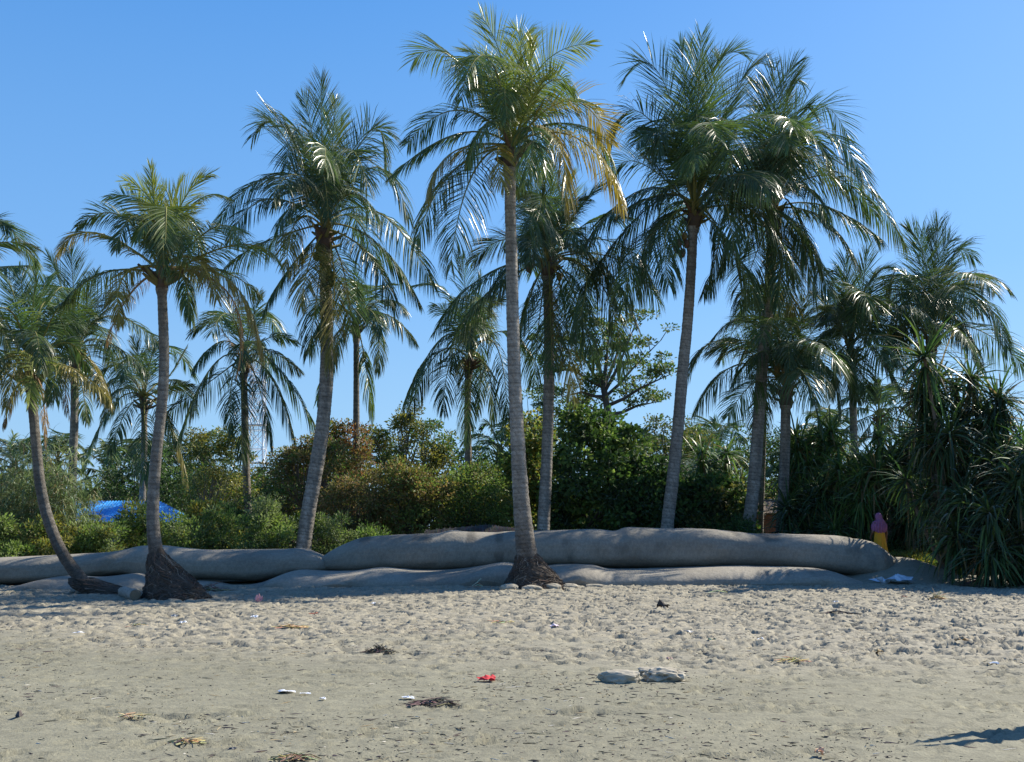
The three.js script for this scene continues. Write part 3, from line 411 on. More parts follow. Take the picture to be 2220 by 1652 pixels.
palm({ seed: 5, Z: 45, width: 16.5, label: 'palm in front of the white lattice mast', trunk: [[538, 1128], [534, 1040], [531, 940], [528, 812]], crown: [530, 778], frondLen: 4.8, lod: .9, wide: 1.15,
  fronds: [[545, 716, 560, 636, 'm', .3], [488, 690, 414, 724, 'm', .5], [458, 796, 386, 956, 'm', .4, .4], [470, 816, 360, 896, 'm', -.8], [592, 786, 682, 926, 'm', .5], [584, 812, 637, 950, 'm', .9], [560, 836, 588, 968, 'm', 1.3], [524, 860, 524, 996, 'm', 1.1], [502, 828, 500, 936, 'm', 1.6], [590, 730, 642, 744, 'm', -.8], [478, 740, 418, 806, 'm', 1.2], [576, 758, 652, 806, 'm', -1.2], [510, 700, 490, 640, 'm', -1.3], [545, 800, 470, 700, 'd', 1.4]], fill: 4 });
palm({ seed: 7, Z: 46, width: 14.5, label: 'thin straight palm right of the leaning one', trunk: [[772, 1010], [772, 920], [772, 820], [772, 735]], crown: [774, 705], frondLen: 4.2, lod: .8, wide: 1.2,
  nuts: [[790, 770, .2, 'Yellow'], [796, 792, .2, 'Yellow'], [786, 780, .2, 'Green']],
  fronds: [[775, 640, 770, 586, 'm', .3], [720, 676, 662, 764, 'm', .4], [738, 736, 688, 866, 'm', .7], [832, 680, 902, 744, 'm', -.5], [815, 716, 818, 806, 'm', 1.1], [792, 790, 806, 910, 'g', 1.2, .8], [740, 716, 718, 806, 'm', 1.5], [742, 640, 722, 606, 'm', -1], [812, 640, 856, 616, 'm', -1], [830, 650, 880, 680, 'm', 1.2], [715, 650, 680, 680, 'm', -1.3]], fill: 4 });
palm({ seed: 8, Z: 43, width: 16, label: 'palm left of the tallest trunk with drooping dark crown', trunk: [[1018, 1090], [1015, 1000], [1013, 900], [1015, 810]], crown: [1018, 772], frondLen: 4.6, lod: .9, wide: 1.15,
  fronds: [[1010, 650, 1000, 556, 'm', .4], [978, 644, 900, 618, 'm', -.7], [958, 732, 872, 884, 'm', .3, .3], [946, 768, 886, 904, 'm', -.7], [978, 782, 960, 892, 'm', 1.4, 1], [1015, 850, 1011, 956, 'm', 1.0], [1075, 750, 1100, 908, 'm', .6], [1046, 680, 1092, 648, 'm', -.8], [1058, 806, 1066, 918, 'm', 1.1], [1090, 718, 1152, 776, 'm', -.5], [1030, 690, 1040, 600, 'm', -1.2], [990, 700, 940, 660, 'm', 1.6], [1040, 780, 1036, 900, 'm', -.8], [1000, 720, 980, 800, 'm', 2]], fill: 5 });
palm({ seed: 14, Z: 38.5, leafLen: 1.45, width: 23.5, fine: true, label: 'low palm with thick banded trunk and golden flower stalks', trunk: [[1694, 1160], [1698, 1060], [1702, 960], [1703, 880]], crown: [1702, 838], frondLen: 4.8,
  nuts: [[1690, 790, .3, 'Yellow'], [1712, 785, .3, 'Yellow'], [1700, 800, .4, 'Yellow'], [1684, 800, .2, 'Yellow']],
  fronds: [[1560, 738, 1478, 846, 'm', -.5], [1598, 790, 1508, 888, 'm', .6, .2], [1640, 826, 1578, 902, 'g', 1.2, .9], [1690, 738, 1678, 636, 'm', -.6], [1722, 718, 1744, 646, 'g', .6], [1787, 740, 1854, 838, 'm', .5, .2], [1740, 810, 1780, 934, 'm', 1.0, .5], [1788, 792, 1818, 890, 'm', -1.2], [1650, 716, 1618, 656, 'm', -1], [1620, 740, 1560, 780, 'm', -1.7], [1760, 720, 1800, 690, 'm', -1.4], [1660, 840, 1640, 960, 'm', -1.3], [1706, 740, 1712, 800, 'm', 2.1], [1660, 760, 1590, 830, 'm', 1.4], [1750, 760, 1800, 850, 'm', 1.7], [1730, 700, 1790, 670, 'm', .9], [1640, 750, 1540, 760, 'm', .8], [1680, 700, 1650, 620, 'g', .8]], fill: 6 });
palm({ seed: 13, Z: 41, width: 12, label: 'thin trunk hugging the palm with the tangled crown, at its right', trunk: [[1648, 1160], [1652, 1040], [1656, 920], [1658, 760]], crown: [1660, 720], frondLen: 3.8, lod: .8, fronds: [[1640, 640, 1620, 600, 'm', -.5], [1600, 690, 1540, 740, 'm', -.8], [1700, 680, 1740, 740, 'm', -.8], [1620, 750, 1590, 830, 'm', .3], [1680, 650, 1690, 600, 'm', -.4]], fill: 3 });
palm({ seed: 15, Z: 41, leafLen: 1.45, width: 18, label: 'palm rising behind the middle screw-pine thicket', trunk: [[1852, 1000], [1850, 920], [1847, 800]], crown: [1845, 752], frondLen: 4.6, lod: .9, wide: 1.1,
  fronds: [[1868, 634, 1880, 542, 'm', .3], [1840, 640, 1830, 560, 'm', -.8], [1915, 706, 1998, 776, 'm', .5, .2], [1882, 740, 1950, 840, 'm', 1.0, .4], [1805, 712, 1756, 766, 'm', .7], [1852, 762, 1884, 860, 'm', 1.6], [1900, 604, 1924, 656, 'm', -.8], [1848, 790, 1858, 870, 'm', .8], [1820, 768, 1806, 858, 'm', .6], [1790, 660, 1760, 640, 'm', -1], [1905, 660, 1960, 680, 'm', -1.3], [1820, 660, 1790, 700, 'm', 1.6], [1870, 660, 1890, 740, 'm', 2], [1900, 720, 1960, 810, 'm', -.6], [1800, 690, 1740, 700, 'm', .8], [1880, 620, 1930, 580, 'm', .8], [1830, 620, 1800, 590, 'm', .9], [1860, 640, 1850, 720, 'm', 2.2]], fill: 6 });
palm({ seed: 16, Z: 41, leafLen: 1.45, width: 20, label: 'rightmost palm, crown rising above the screw-pine', trunk: [[2010, 1000], [2014, 900], [2018, 770]], crown: [2020, 728], frondLen: 4.8, lod: .9, wide: 1.1,
  fronds: [[2026, 602, 2034, 480, 'm', .3], [2006, 568, 1970, 496, 'm', .7], [2040, 570, 2062, 520, 'm', -.8], [2090, 600, 2186, 628, 'm', .3], [2118, 652, 2184, 754, 'm', .7], [2118, 714, 2220, 796, 'm', -.4], [1974, 632, 1950, 686, 'm', 1.1], [1960, 590, 1926, 632, 'm', -.6], [1960, 712, 1915, 770, 'm', .5], [1998, 690, 1990, 760, 'd', 1.5], [2050, 650, 2080, 740, 'm', 1.9], [2060, 560, 2110, 560, 'm', -1.5], [1990, 600, 1975, 700, 'm', 1.9], [2020, 640, 2010, 700, 'm', 2.2], [2070, 690, 2130, 800, 'm', 1.0], [1975, 690, 1940, 790, 'm', .8], [2000, 560, 2010, 500, 'm', -.9], [2060, 620, 2130, 680, 'm', -1.0], [1985, 640, 1930, 720, 'm', -1.2]], fill: 6 });
// far palms whose crowns show above and between the bushes
const farPalms = [[30, 1010, 64, 'far palm crown at left edge behind the reeds'], [125, 1000, 66, 'far palm crown between the two left trunks'], [235, 1030, 58, 'far palm low behind the short dark palm'], [440, 1010, 62, 'far palm behind the feathery tree near the mast'], [1085, 985, 60, 'far palm just left of the tallest trunk'], [1400, 1000, 62, 'far palm low between the two tall right palms'], [1555, 985, 60, 'far palm between the coconut palm and its tangled neighbour'], [1478, 1010, 66, 'far palm behind the dark big-leaved shrub'], [1790, 945, 64, 'far palm left of the middle screw-pine'], [1905, 900, 60, 'far palm between the two rightmost crowns'], [1760, 1020, 52, 'far low palm right of the banded trunk'], [345, 1010, 60, 'far palm just right of the root-boss trunk']];
farPalms.forEach(([px, py, Z, label], i) => {
  const r = rng(500 + i), fr = [], R = 215 * 24 / Z * (.8 + .3 * r());
  for (let k = 0; k < 13; k++) { const a = Math.PI * (.5 + (k - 6) / 6.5 * 1.05) + (r() - .5) * .3, c = Math.cos(a), s = Math.sin(a); fr.push([px + c * R * .6, py - s * R * .62 - R * .12, px + c * R * 1.12, py - s * R * .75 + R * .22 * Math.abs(c), r() < .3 ? 'g' : 'm', (r() - .5) * 3]); }
  palm({ seed: 600 + i, Z, width: 9, lod: .55, wide: 1.9, trunk: [[px - 4, 1130], [px, py + 20]], crown: [px, py], frondLen: 3.6, fronds: fr, fill: 3, label });
});

// ------------------------------------------------------------------ shrubs and trees: limbs, then leaves in clumps
function leafAt(b, p, d, L, W, col, r) {
  const up = V(r() - .5, r() - .5, r() - .5), w = d.clone().cross(up).normalize().multiplyScalar(W), m = p.clone().addScaledVector(d, L * .45), nrm = w.clone().cross(d).normalize().multiplyScalar(W * .35);
  const a = b.v(p.x, p.y, p.z, col), l = b.v(m.x - w.x + nrm.x, m.y - w.y + nrm.y, m.z - w.z + nrm.z, col), t = b.v(p.x + d.x * L, p.y + d.y * L - L * .12, p.z + d.z * L, col), q = b.v(m.x + w.x + nrm.x, m.y + w.y + nrm.y, m.z + w.z + nrm.z, col);
  b.t(a, l, t); b.t(a, t, q);
}
function shrub(o) {
  const r = rng(o.seed), base = at((o.x0 + o.x1) / 2, 1140, o.Z), sc = o.Z / FOCAL; base.y = groundY(base.x, base.z);
  const topP = at((o.x0 + o.x1) / 2, o.top, o.Z), rx = (o.x1 - o.x0) / 2 * sc, H = topP.y - base.y, rz = o.depth ?? Math.max(.8, rx * .7), low = o.low ?? .05;
  const root = thing(o.name, o.label, o.cat || 'shrub', base, o.group), sb = new GB(), lb = new GB(), clumps = [];
  const cy = H * (1 + low) / 2, ry = H * (1 - low) / 2;
  for (let k = 0; k < o.clumps; k++) {
    let x, y, z, q; do { x = r() * 2 - 1; y = r() * 2 - 1; z = r() * 2 - 1; q = Math.hypot(x, y * (y < 0 ? .8 : 1), z); } while (q > 1 || q < (o.hollow ?? .35));
    const w = 1 + .22 * noise(x * 2 + o.seed, y * 2, z * 2);
    clumps.push({ p: V(x * rx * w, Math.max(H * low, cy + y * ry * w), z * rz), s: (o.cs ?? .42) * (.6 + .8 * r()), tint: r(), kind: r() });
  }
  const fork = V(0, H * (o.fork ?? .25), 0), stems = o.stems ?? 3, tr = o.trunkR ?? .07;
  const heads = []; for (let k = 0; k < stems; k++) heads.push(V((r() - .5) * rx * .9, fork.y * (.8 + .5 * r()), (r() - .5) * rz * .6));
  for (const h of heads) sb.tube([V(h.x * .25, -.05, h.z * .25), V(h.x * .5 + (r() - .5) * .1, h.y * .5, h.z * .5), h], [tr * 1.2, tr, tr * .75], 6, o.bark || [.10, .08, .06], .2);
  clumps.forEach((c, i) => {
    if (i % (o.branchEvery ?? 2)) return; const h = heads.reduce((a, q) => q.distanceTo(c.p) < a.distanceTo(c.p) ? q : a, heads[0]), m = h.clone().lerp(c.p, .5).add(V((r() - .5) * .3, .12 * rx * (r() - .2), (r() - .5) * .3));
    sb.tube([h.clone(), m, c.p.clone()], [tr * .55, tr * .32, tr * .1], 4, o.bark || [.10, .08, .06], 0, false);
  });
  for (const c of clumps) {
    const n = Math.round(o.leaves / o.clumps * (.6 + .8 * r()));
    for (let k = 0; k < n; k++) {
      const a = V(r() - .5, r() - .5, r() - .5).normalize(), q = Math.pow(r(), .6) * c.s, p = c.p.clone().add(V(a.x * q * 1.15, a.y * q * (o.flat ?? .8), a.z * q));
      if (p.y < .02) p.y = .02 + r() * .2;
      const d = a.clone().add(V(0, o.rise ?? .25, 0)).add(V(r() - .5, r() - .5, r() - .5)).normalize(), pal = o.pal, pick = pal[Math.min(pal.length - 1, Math.floor(Math.pow((c.kind * .65 + r() * .35), o.bias ?? 1) * pal.length))], v = (.7 + .5 * c.tint) * (.7 + .6 * r());
      leafAt(lb, p, d, o.leaf * (.7 + .6 * r()), o.leaf * (o.ratio ?? .24), [pick[0] * v, pick[1] * v, pick[2] * v], r);
    }
  }
  mesh(o.cat === 'tree' ? 'trunk' : 'stem', sb.geo(), M.wood, root); mesh(o.cat === 'tree' ? 'crown' : 'foliage', lb.geo(), M.leaf, root).userData.kind = 'stuff';
  return root;
}
const G = { dk: [.05, .105, .022], md: [.09, .17, .028], lt: [.18, .265, .05], ye: [.26, .25, .034], br: [.25, .17, .055], rust: [.28, .11, .03], ol: [.165, .17, .036], gold: [.30, .24, .025], sage: [.19, .245, .085] };
// herbs and low bushes behind the left tubes
const herb = (x0, x1, top, Z, seed, label, pal = [G.md, G.lt, G.lt, G.sage, G.ye]) => shrub({ name: 'leafy_bush', label, group: 'low bushes behind the tubes', x0, x1, top, Z, seed, clumps: 46, leaves: 6200, leaf: .115, cs: .3, depth: .8, hollow: .2, low: .02, stems: 6, trunkR: .02, rise: .6, fork: .3, pal, ratio: .22, branchEvery: 1 });
herb(-60, 70, 1128, 33.6, 201, 'low bush at the left edge, below the reeds'); herb(50, 180, 1122, 34.2, 202, 'low bush behind the leaning palm trunk', [G.md, G.lt, G.ye, G.ol]); herb(160, 275, 1130, 34.8, 203, 'bush under the blue roof, left of the root-boss palm'); herb(250, 335, 1084, 36.4, 204, 'tallest low bush, hiding the blue roof in the middle', [G.dk, G.md, G.lt, G.ol]); herb(330, 450, 1120, 34.6, 205, 'low bush just right of the root-boss trunk'); herb(420, 530, 1106, 35.2, 206, 'low bush left of the mast palm foot'); herb(505, 640, 1098, 34.4, 207, 'light green bush left of the right-leaning trunk', [G.lt, G.lt, G.sage, G.md]); herb(560, 600, 1070, 34.8, 208, 'single tall sprig above the light green bush', [G.lt, G.sage]); herb(665, 770, 1108, 35.4, 209, 'light green bush right of the right-leaning trunk', [G.lt, G.sage, G.md]); herb(745, 850, 1140, 36, 210, 'low bush behind the rounded left end of the long tube', [G.lt, G.md, G.lt]); herb(400, 480, 1076, 38, 211, 'small yellow-leaved bush behind the low bushes', [G.gold, G.ye, G.lt]); herb(300, 350, 1086, 38.5, 212, 'dim bush behind the root-boss trunk', [G.dk, G.md, G.ol]); herb(-80, 40, 1080, 36.5, 213, 'dim bush at the left edge behind the reeds', [G.dk, G.md, G.ol]); herb(460, 580, 1085, 39, 214, 'dark bush behind the mast palm foot', [G.dk, G.dk, G.md]); herb(1560, 1640, 1120, 37.5, 215, 'small bush at the foot of the thin hugging trunk', [G.dk, G.md, G.ol]); herb(1930, 2010, 1205, 34.6, 216, 'sunny low bush beside the path', [G.lt, G.ye, G.md]); herb(1880, 1960, 1170, 37, 217, 'grassy bush in front of the walker', [G.lt, G.md]);

shrub({ name: 'rusty_tree', cat: 'tree', label: 'bushy tree with dry rust-orange leaves behind the right-leaning trunk', x0: 570, x1: 800, top: 948, Z: 42, seed: 221, clumps: 130, leaves: 17000, leaf: .12, cs: .42, hollow: .5, low: .36, stems: 5, trunkR: .06, pal: [G.ol, G.br, G.ol, G.md, G.br, G.ye], flat: .6, bark: [.17, .13, .10], fork: .35, branchEvery: 1 });
shrub({ name: 'rusty_tree', cat: 'tree', label: 'taller tree with orange dead creeper beside the thin straight trunk', x0: 690, x1: 805, top: 900, Z: 46, seed: 222, clumps: 70, leaves: 9000, leaf: .14, cs: .45, hollow: .3, low: .3, stems: 2, pal: [G.md, G.ol, G.br, G.rust, G.ol], ratio: .26 });
shrub({ name: 'domed_tree', cat: 'tree', label: 'domed olive-gold tree behind the drooping palm', x0: 790, x1: 990, top: 893, Z: 52, seed: 223, clumps: 120, leaves: 12000, leaf: .16, cs: .55, hollow: .62, low: .35, stems: 3, trunkR: .1, pal: [G.dk, G.md, G.ol, G.ye, G.ol], flat: .55, bark: [.22, .19, .15], branchEvery: 1, fork: .45 });
shrub({ name: 'olive_bush', label: 'wide olive-green bush behind the left half of the long tube', x0: 790, x1: 960, top: 1004, Z: 39, seed: 224, clumps: 120, leaves: 15000, leaf: .12, cs: .40, hollow: .45, low: .32, stems: 5, trunkR: .05, pal: [G.md, G.ol, G.lt, G.br, G.ol, G.ye], bark: [.07, .055, .04], fork: .3, branchEvery: 1, cat: 'shrub' });
shrub({ name: 'olive_bush', label: 'yellow-green bush left of the tallest trunk', x0: 920, x1: 1110, top: 1010, Z: 40, seed: 225, clumps: 120, leaves: 15000, leaf: .12, cs: .40, hollow: .45, low: .24, stems: 4, trunkR: .05, pal: [G.ol, G.lt, G.md, G.ye], bark: [.10, .08, .06], branchEvery: 1 });
shrub({ name: 'brown_bush', label: 'brown half-bare bush right of the right-leaning trunk', x0: 690, x1: 840, top: 1030, Z: 38.5, seed: 226, clumps: 90, leaves: 7500, leaf: .10, cs: .36, hollow: .45, low: .38, stems: 5, trunkR: .05, pal: [G.br, G.ol, G.br, G.md], bark: [.14, .105, .08], branchEvery: 1 });
shrub({ name: 'broadleaf_shrub', label: 'dark big-leaved shrub between the two tall right palms', x0: 1195, x1: 1400, top: 884, Z: 41, seed: 227, clumps: 150, leaves: 17000, leaf: .19, cs: .5, hollow: .5, low: .02, stems: 5, trunkR: .07, pal: [G.dk, G.dk, G.md, G.lt, G.dk], ratio: .38, depth: 2.2 });
shrub({ name: 'broadleaf_shrub', label: 'lower dark big-leaved shrub at the foot of the coconut palm', x0: 1330, x1: 1500, top: 985, Z: 40, seed: 228, clumps: 110, leaves: 12000, leaf: .18, cs: .46, hollow: .45, low: .02, stems: 4, pal: [G.dk, G.dk, G.md, G.dk], ratio: .38 });
shrub({ name: 'broadleaf_shrub', label: 'dark big-leaved shrub left of the tangled palm trunk', x0: 1460, x1: 1625, top: 1030, Z: 40, seed: 229, clumps: 100, leaves: 11000, leaf: .18, cs: .46, hollow: .45, low: .02, stems: 4, pal: [G.dk, G.md, G.dk, G.ol], ratio: .38 });
shrub({ name: 'broadleaf_shrub', label: 'yellow-green big-leaved shrub just right of the tallest trunk', x0: 1090, x1: 1215, top: 905, Z: 43.5, seed: 230, clumps: 90, leaves: 9500, leaf: .17, cs: .46, hollow: .4, low: .02, stems: 3, pal: [G.md, G.lt, G.ye, G.lt, G.gold], ratio: .36 });
shrub({ name: 'feathery_tree', cat: 'tree', label: 'feathery yellow-green tree left of the mast', x0: 395, x1: 560, top: 920, Z: 52, seed: 231, clumps: 90, leaves: 10500, leaf: .15, cs: .6, hollow: .4, low: .2, stems: 3, pal: [G.dk, G.md, G.ol, G.ye, G.md], flat: .5 });
shrub({ name: 'feathery_tree', cat: 'tree', label: 'dark tree behind the root-boss trunk', x0: 210, x1: 420, top: 962, Z: 54, seed: 232, clumps: 80, leaves: 9000, leaf: .17, cs: .6, hollow: .4, low: .1, stems: 3, pal: [G.dk, G.dk, G.md], flat: .6 });
shrub({ name: 'feathery_tree', cat: 'tree', label: 'small thin yellowish tree behind the low bushes left of the mast', x0: 395, x1: 520, top: 1000, Z: 44, seed: 233, clumps: 60, leaves: 4200, leaf: .10, cs: .35, hollow: .4, low: .35, stems: 2, pal: [G.ol, G.ye, G.md], bark: [.22, .17, .12], branchEvery: 1 });
shrub({ name: 'back_tree', cat: 'tree', label: 'dark tree behind the yellow-green bush left of the tallest trunk', x0: 960, x1: 1130, top: 950, Z: 55, seed: 234, clumps: 90, leaves: 9000, leaf: .17, cs: .6, hollow: .35, low: .05, stems: 3, pal: [G.dk, G.md, G.dk, G.ol] });
shrub({ name: 'back_tree', cat: 'tree', label: 'tree filling the gap behind the coconut palm trunk', x0: 1380, x1: 1570, top: 905, Z: 56, seed: 235, clumps: 90, leaves: 9000, leaf: .18, cs: .6, hollow: .35, low: .05, stems: 3, pal: [G.md, G.ol, G.dk, G.lt] });
shrub({ name: 'back_tree', cat: 'tree', label: 'tree behind the banded trunk', x0: 1550, x1: 1740, top: 915, Z: 54, seed: 236, clumps: 90, leaves: 9000, leaf: .17, cs: .6, hollow: .35, low: .03, stems: 3, pal: [G.md, G.dk, G.dk, G.ol] });
shrub({ name: 'back_tree', cat: 'tree', label: 'dark tree behind the rusty tree, beside the mast foot', x0: 540, x1: 730, top: 1000, Z: 56, seed: 237, clumps: 90, leaves: 9000, leaf: .17, cs: .6, hollow: .35, low: .03, stems: 3, pal: [G.dk, G.dk, G.md] });
shrub({ name: 'back_tree', cat: 'tree', label: 'brownish tangle behind the middle screw-pine', x0: 1700, x1: 1900, top: 945, Z: 47, seed: 238, clumps: 90, leaves: 7500, leaf: .13, cs: .5, hollow: .35, low: .03, stems: 4, pal: [G.br, G.md, G.ol, G.dk] });
shrub({ name: 'back_tree', cat: 'tree', label: 'tree behind the reeds at the left edge', x0: -80, x1: 140, top: 1000, Z: 56, seed: 239, clumps: 90, leaves: 9000, leaf: .18, cs: .6, hollow: .35, low: .03, stems: 3, pal: [G.md, G.ol, G.lt] });
// the tall open-crowned tree far behind
{
  const Z = 60, base = at(1330, 1140, Z); base.y = groundY(base.x, base.z);
  const root = thing('spreading_tree', 'tall open-crowned tree far behind, between the two tall right palms', 'tree', base), r = rng(240), sb = new GB(), lb = new GB(), W = (x, y, dz = 0) => at(x, y, Z - dz).sub(base), bk = [.11, .095, .08];
  sb.tube([V(0, -.05, 0), W(1330, 1000), W(1318, 900), W(1308, 840)], [.3, .24, .2, .16], 8, bk, .15);
  const clump = (p, s, n) => { for (let k = 0; k < n; k++) { const a = V(r() - .5, r() - .5, r() - .5).normalize(), q = Math.pow(r(), .5) * s, c = [G.md, G.sage, G.ol, G.md, G.dk][Math.floor(r() * 5)], v = .7 + .6 * r(); leafAt(lb, p.clone().add(V(a.x * q * 1.5, a.y * q * .5, a.z * q)), a.add(V(0, .4, 0)).normalize(), .14 + .1 * r(), .055, c.map(t => t * v), r); } };
  const limbs = [[1308, 840, 1240, 800, 1160, 812, 1], [1308, 840, 1262, 770, 1190, 742, -1], [1308, 840, 1290, 740, 1248, 690, 1], [1308, 840, 1318, 740, 1320, 668, -.5], [1310, 850, 1350, 770, 1382, 690, .8], [1312, 860, 1370, 800, 1432, 738, -1], [1316, 880, 1390, 840, 1452, 812, 1.2], [1318, 900, 1380, 880, 1420, 872, -.6], [1310, 860, 1262, 850, 1210, 862, .7], [1308, 840, 1340, 760, 1352, 705, -1.6], [1316, 890, 1270, 880, 1225, 905, -1]];
  for (const [x0, y0, mx, my, tx, ty, dz] of limbs) {
    const a = W(x0, y0), m = W(mx, my, dz), t = W(tx, ty, dz * 2); sb.tube([a, a.clone().lerp(m, .5).add(V(0, -.1, 0)), m, t], [.11, .09, .065, .02], 6, bk, .1);
    for (let k = 0; k < 9; k++) { const f = .25 + .75 * k / 8, o = f < .5 ? a.clone().lerp(m, f * 2) : m.clone().lerp(t, f * 2 - 1), e = o.clone().add(V((r() - .5) * 1.7, .15 + r() * .7, (r() - .5) * 1.6)); sb.tube([o, o.clone().lerp(e, .5).add(V(0, .08, 0)), e], [.03, .022, .01], 4, bk, 0, false); clump(e, .24 + .26 * r(), 62); if (r() < .6) clump(e.clone().add(V((r() - .5) * .9, .15, (r() - .5) * .8)), .25, 40); }
  }
  mesh('trunk', sb.geo(), M.wood, root); mesh('crown', lb.geo(), M.leaf, root).userData.kind = 'stuff';
}
shrub({ name: 'spreading_tree', cat: 'tree', label: 'lower far tree at the left foot of the open-crowned one', x0: 1120, x1: 1240, top: 820, Z: 62, seed: 241, clumps: 60, leaves: 4800, leaf: .2, cs: .5, hollow: .3, low: .4, stems: 2, trunkR: .1, pal: [G.md, G.sage, G.dk], flat: .5, branchEvery: 1 });
{ // the wood beyond, a single mass
  const r = rng(900), b = new GB();
  for (let k = 0; k < 30000; k++) { const x = (r() * 2 - 1) * 46, h = 4.6 + 1.3 * noise(x * .22, 3) + .8 * noise(x * .9, 8), y = Math.pow(r(), .8) * h, z = -72 - r() * 5 + 2 * noise(x * .3, y * .6); const c = [G.dk, G.md, G.ol, G.md][Math.floor(r() * 4)], v = .7 + .6 * r(); leafAt(b, V(x, y, z), V(r() - .5, r() - .3, r() - .5).normalize(), .5, .16, c.map(q => q * v), r); }
  const m = mesh('far_wood', b.geo(), M.leaf, scene); m.userData = { kind: 'stuff', label: 'dim green mass of the wood far behind all palms', category: 'wood' };
}

// ------------------------------------------------------------------ screw-pines and reeds: heads of long arching straps
function strapHead(b, c, n, L, W, r, o) {
  for (let k = 0; k < n; k++) {
    const a = k * 2.39996 + r() * .5, el = lerp(o.hi ?? 1.35, o.lo ?? -.2, Math.pow((k + r()) / n, .8)), d = V(Math.cos(a) * Math.cos(el), Math.sin(el), Math.sin(a) * Math.cos(el)).addScaledVector(o.axis || V(0, 0, 0), .6).normalize();
    const l = L * (.5 + .7 * r()), w = W * (.7 + .5 * r()), pick = o.pal[Math.floor(Math.pow(r(), o.bias ?? 1) * o.pal.length)], v = .7 + .6 * r(), side = d.clone().cross(V(0, 1, 0)); if (side.length() < .05) side.set(1, 0, 0); side.normalize().applyAxisAngle(d, (r() - .5) * 1.4);
    const p = c.clone(), dir = d.clone(), ids = [], kink = r() < .3 ? 2 + Math.floor(r() * 2) : 9, gr = (o.droop ?? .3) * (.5 + r()), wd = [.8, 1, .85, .6, .05]; let yel = r() < (o.dry ?? .06);
    for (let e = 0; e < 5; e++) {
      if (e) { dir.y -= gr * (.35 + .3 * e) * (e === kink ? 3 : 1); dir.normalize(); p.addScaledVector(dir, l / 4); }
      const cc = (yel ? [.22, .17, .07] : pick).map(q => q * v), y = Math.max(.02 + groundY(p.x, p.z), p.y);
      ids.push(b.v(p.x - side.x * w * wd[e], y - side.y * w * wd[e], p.z - side.z * w * wd[e], cc), b.v(p.x + side.x * w * wd[e], y - side.y * -w * wd[e], p.z + side.z * w * wd[e], cc));
    }
    for (let e = 0; e < 4; e++) b.q(ids[e * 2], ids[e * 2 + 1], ids[e * 2 + 3], ids[e * 2 + 2]);
  }
}
function screwPine(o) {
  const r = rng(o.seed), base = V(o.at[0], groundY(o.at[0], o.at[1]), o.at[1]), root = thing('screw_pine', o.label, 'screw pine', base, 'screw-pine thickets'), sb = new GB();
  for (const [hx, hy, hz, s = 1] of o.heads) {
    const c = V(o.at[0] + hx, hy, o.at[1] + hz), b = new GB();
    strapHead(b, c, Math.round(62 * s), o.L * s, o.W ?? .034, r, { pal: o.pal, droop: o.droop ?? .34, lo: -.5, dry: .05, axis: V(hx * .12, .1, hz * .12) });
    strapHead(b, c.clone().add(V(0, -.25, 0)), Math.round(26 * s), o.L * s, o.W ?? .034, r, { pal: o.pal, droop: .8, lo: -.9, hi: .2, dry: .2 });
    const pos = c.clone().sub(base), m = mesh('leaf_rosette', local(b, base), M.strap, root);
    sb.tube([V(hx * .3, 0, hz * .3), V(hx * .65 + (r() - .5) * .3, pos.y * .55, hz * .65), pos], [.075, .06, .05], 6, [.16, .13, .10], .15);
  }
  mesh('stem', sb.geo(), M.wood, root);
}
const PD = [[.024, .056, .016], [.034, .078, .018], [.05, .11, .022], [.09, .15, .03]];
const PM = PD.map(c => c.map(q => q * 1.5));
const heads = (n, seed, rx, y0, y1, rz, s) => { const r = rng(seed), a = []; for (let k = 0; k < n; k++) { const q = (k + .5) / n; a.push([(r() * 2 - 1) * rx * (1 - .35 * q), lerp(y0, y1, q) + (r() - .5) * .4, (r() * 2 - 1) * rz, s * (.8 + .4 * r())]); } return a; };
screwPine({ at: [14.1, -29.9], seed: 301, L: 1.4, droop: .25, pal: PD, heads: heads(46, 11, 2.3, .35, 3.8, 1.2, 1), label: 'huge dark screw-pine thicket at the right edge, nearest the sand' });
screwPine({ at: [13.1, -32.4], seed: 302, L: 1.4, droop: .2, pal: PD, heads: heads(30, 12, 1.7, 2.4, 6.3, 1.0, 1), label: 'tall screw-pine towering behind the thicket at the right edge' });
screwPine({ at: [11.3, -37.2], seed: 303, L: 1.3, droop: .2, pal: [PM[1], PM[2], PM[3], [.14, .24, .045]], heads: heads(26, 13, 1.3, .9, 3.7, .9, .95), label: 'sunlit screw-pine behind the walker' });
screwPine({ at: [10.3, -38.0], seed: 304, L: 1.3, droop: .24, pal: PD, heads: heads(16, 14, 1.3, 1.0, 2.7, .8, 1), label: 'dark screw-pine left of the walker, right of the banded trunk' });
screwPine({ at: [11.2, -40], seed: 305, L: 1.35, droop: .2, pal: [PM[1], PM[2], PM[3]], heads: heads(16, 15, 1.4, 3.0, 5.0, .8, 1), label: 'higher screw-pine heads under the palm behind the middle thicket' });
screwPine({ at: [8.1, -43.5], seed: 306, L: 1.3, droop: .2, pal: [PM[1], PM[2], PM[3]], heads: heads(18, 16, 1.1, 1, 4.6, .8, .95), label: 'screw-pine between the tangled palm and the banded trunk' });
screwPine({ at: [16.6, -29.6], seed: 307, L: 1.5, pal: PD, heads: heads(24, 17, 2.0, .6, 4.6, 1.4, 1), label: 'screw-pine thicket beyond the right edge of view' });
screwPine({ at: [7.2, -46], seed: 308, L: 1.3, pal: PD, heads: heads(12, 18, .9, 1.5, 4.4, .8, .95), label: 'far screw-pine left of the tangled palm trunk' });
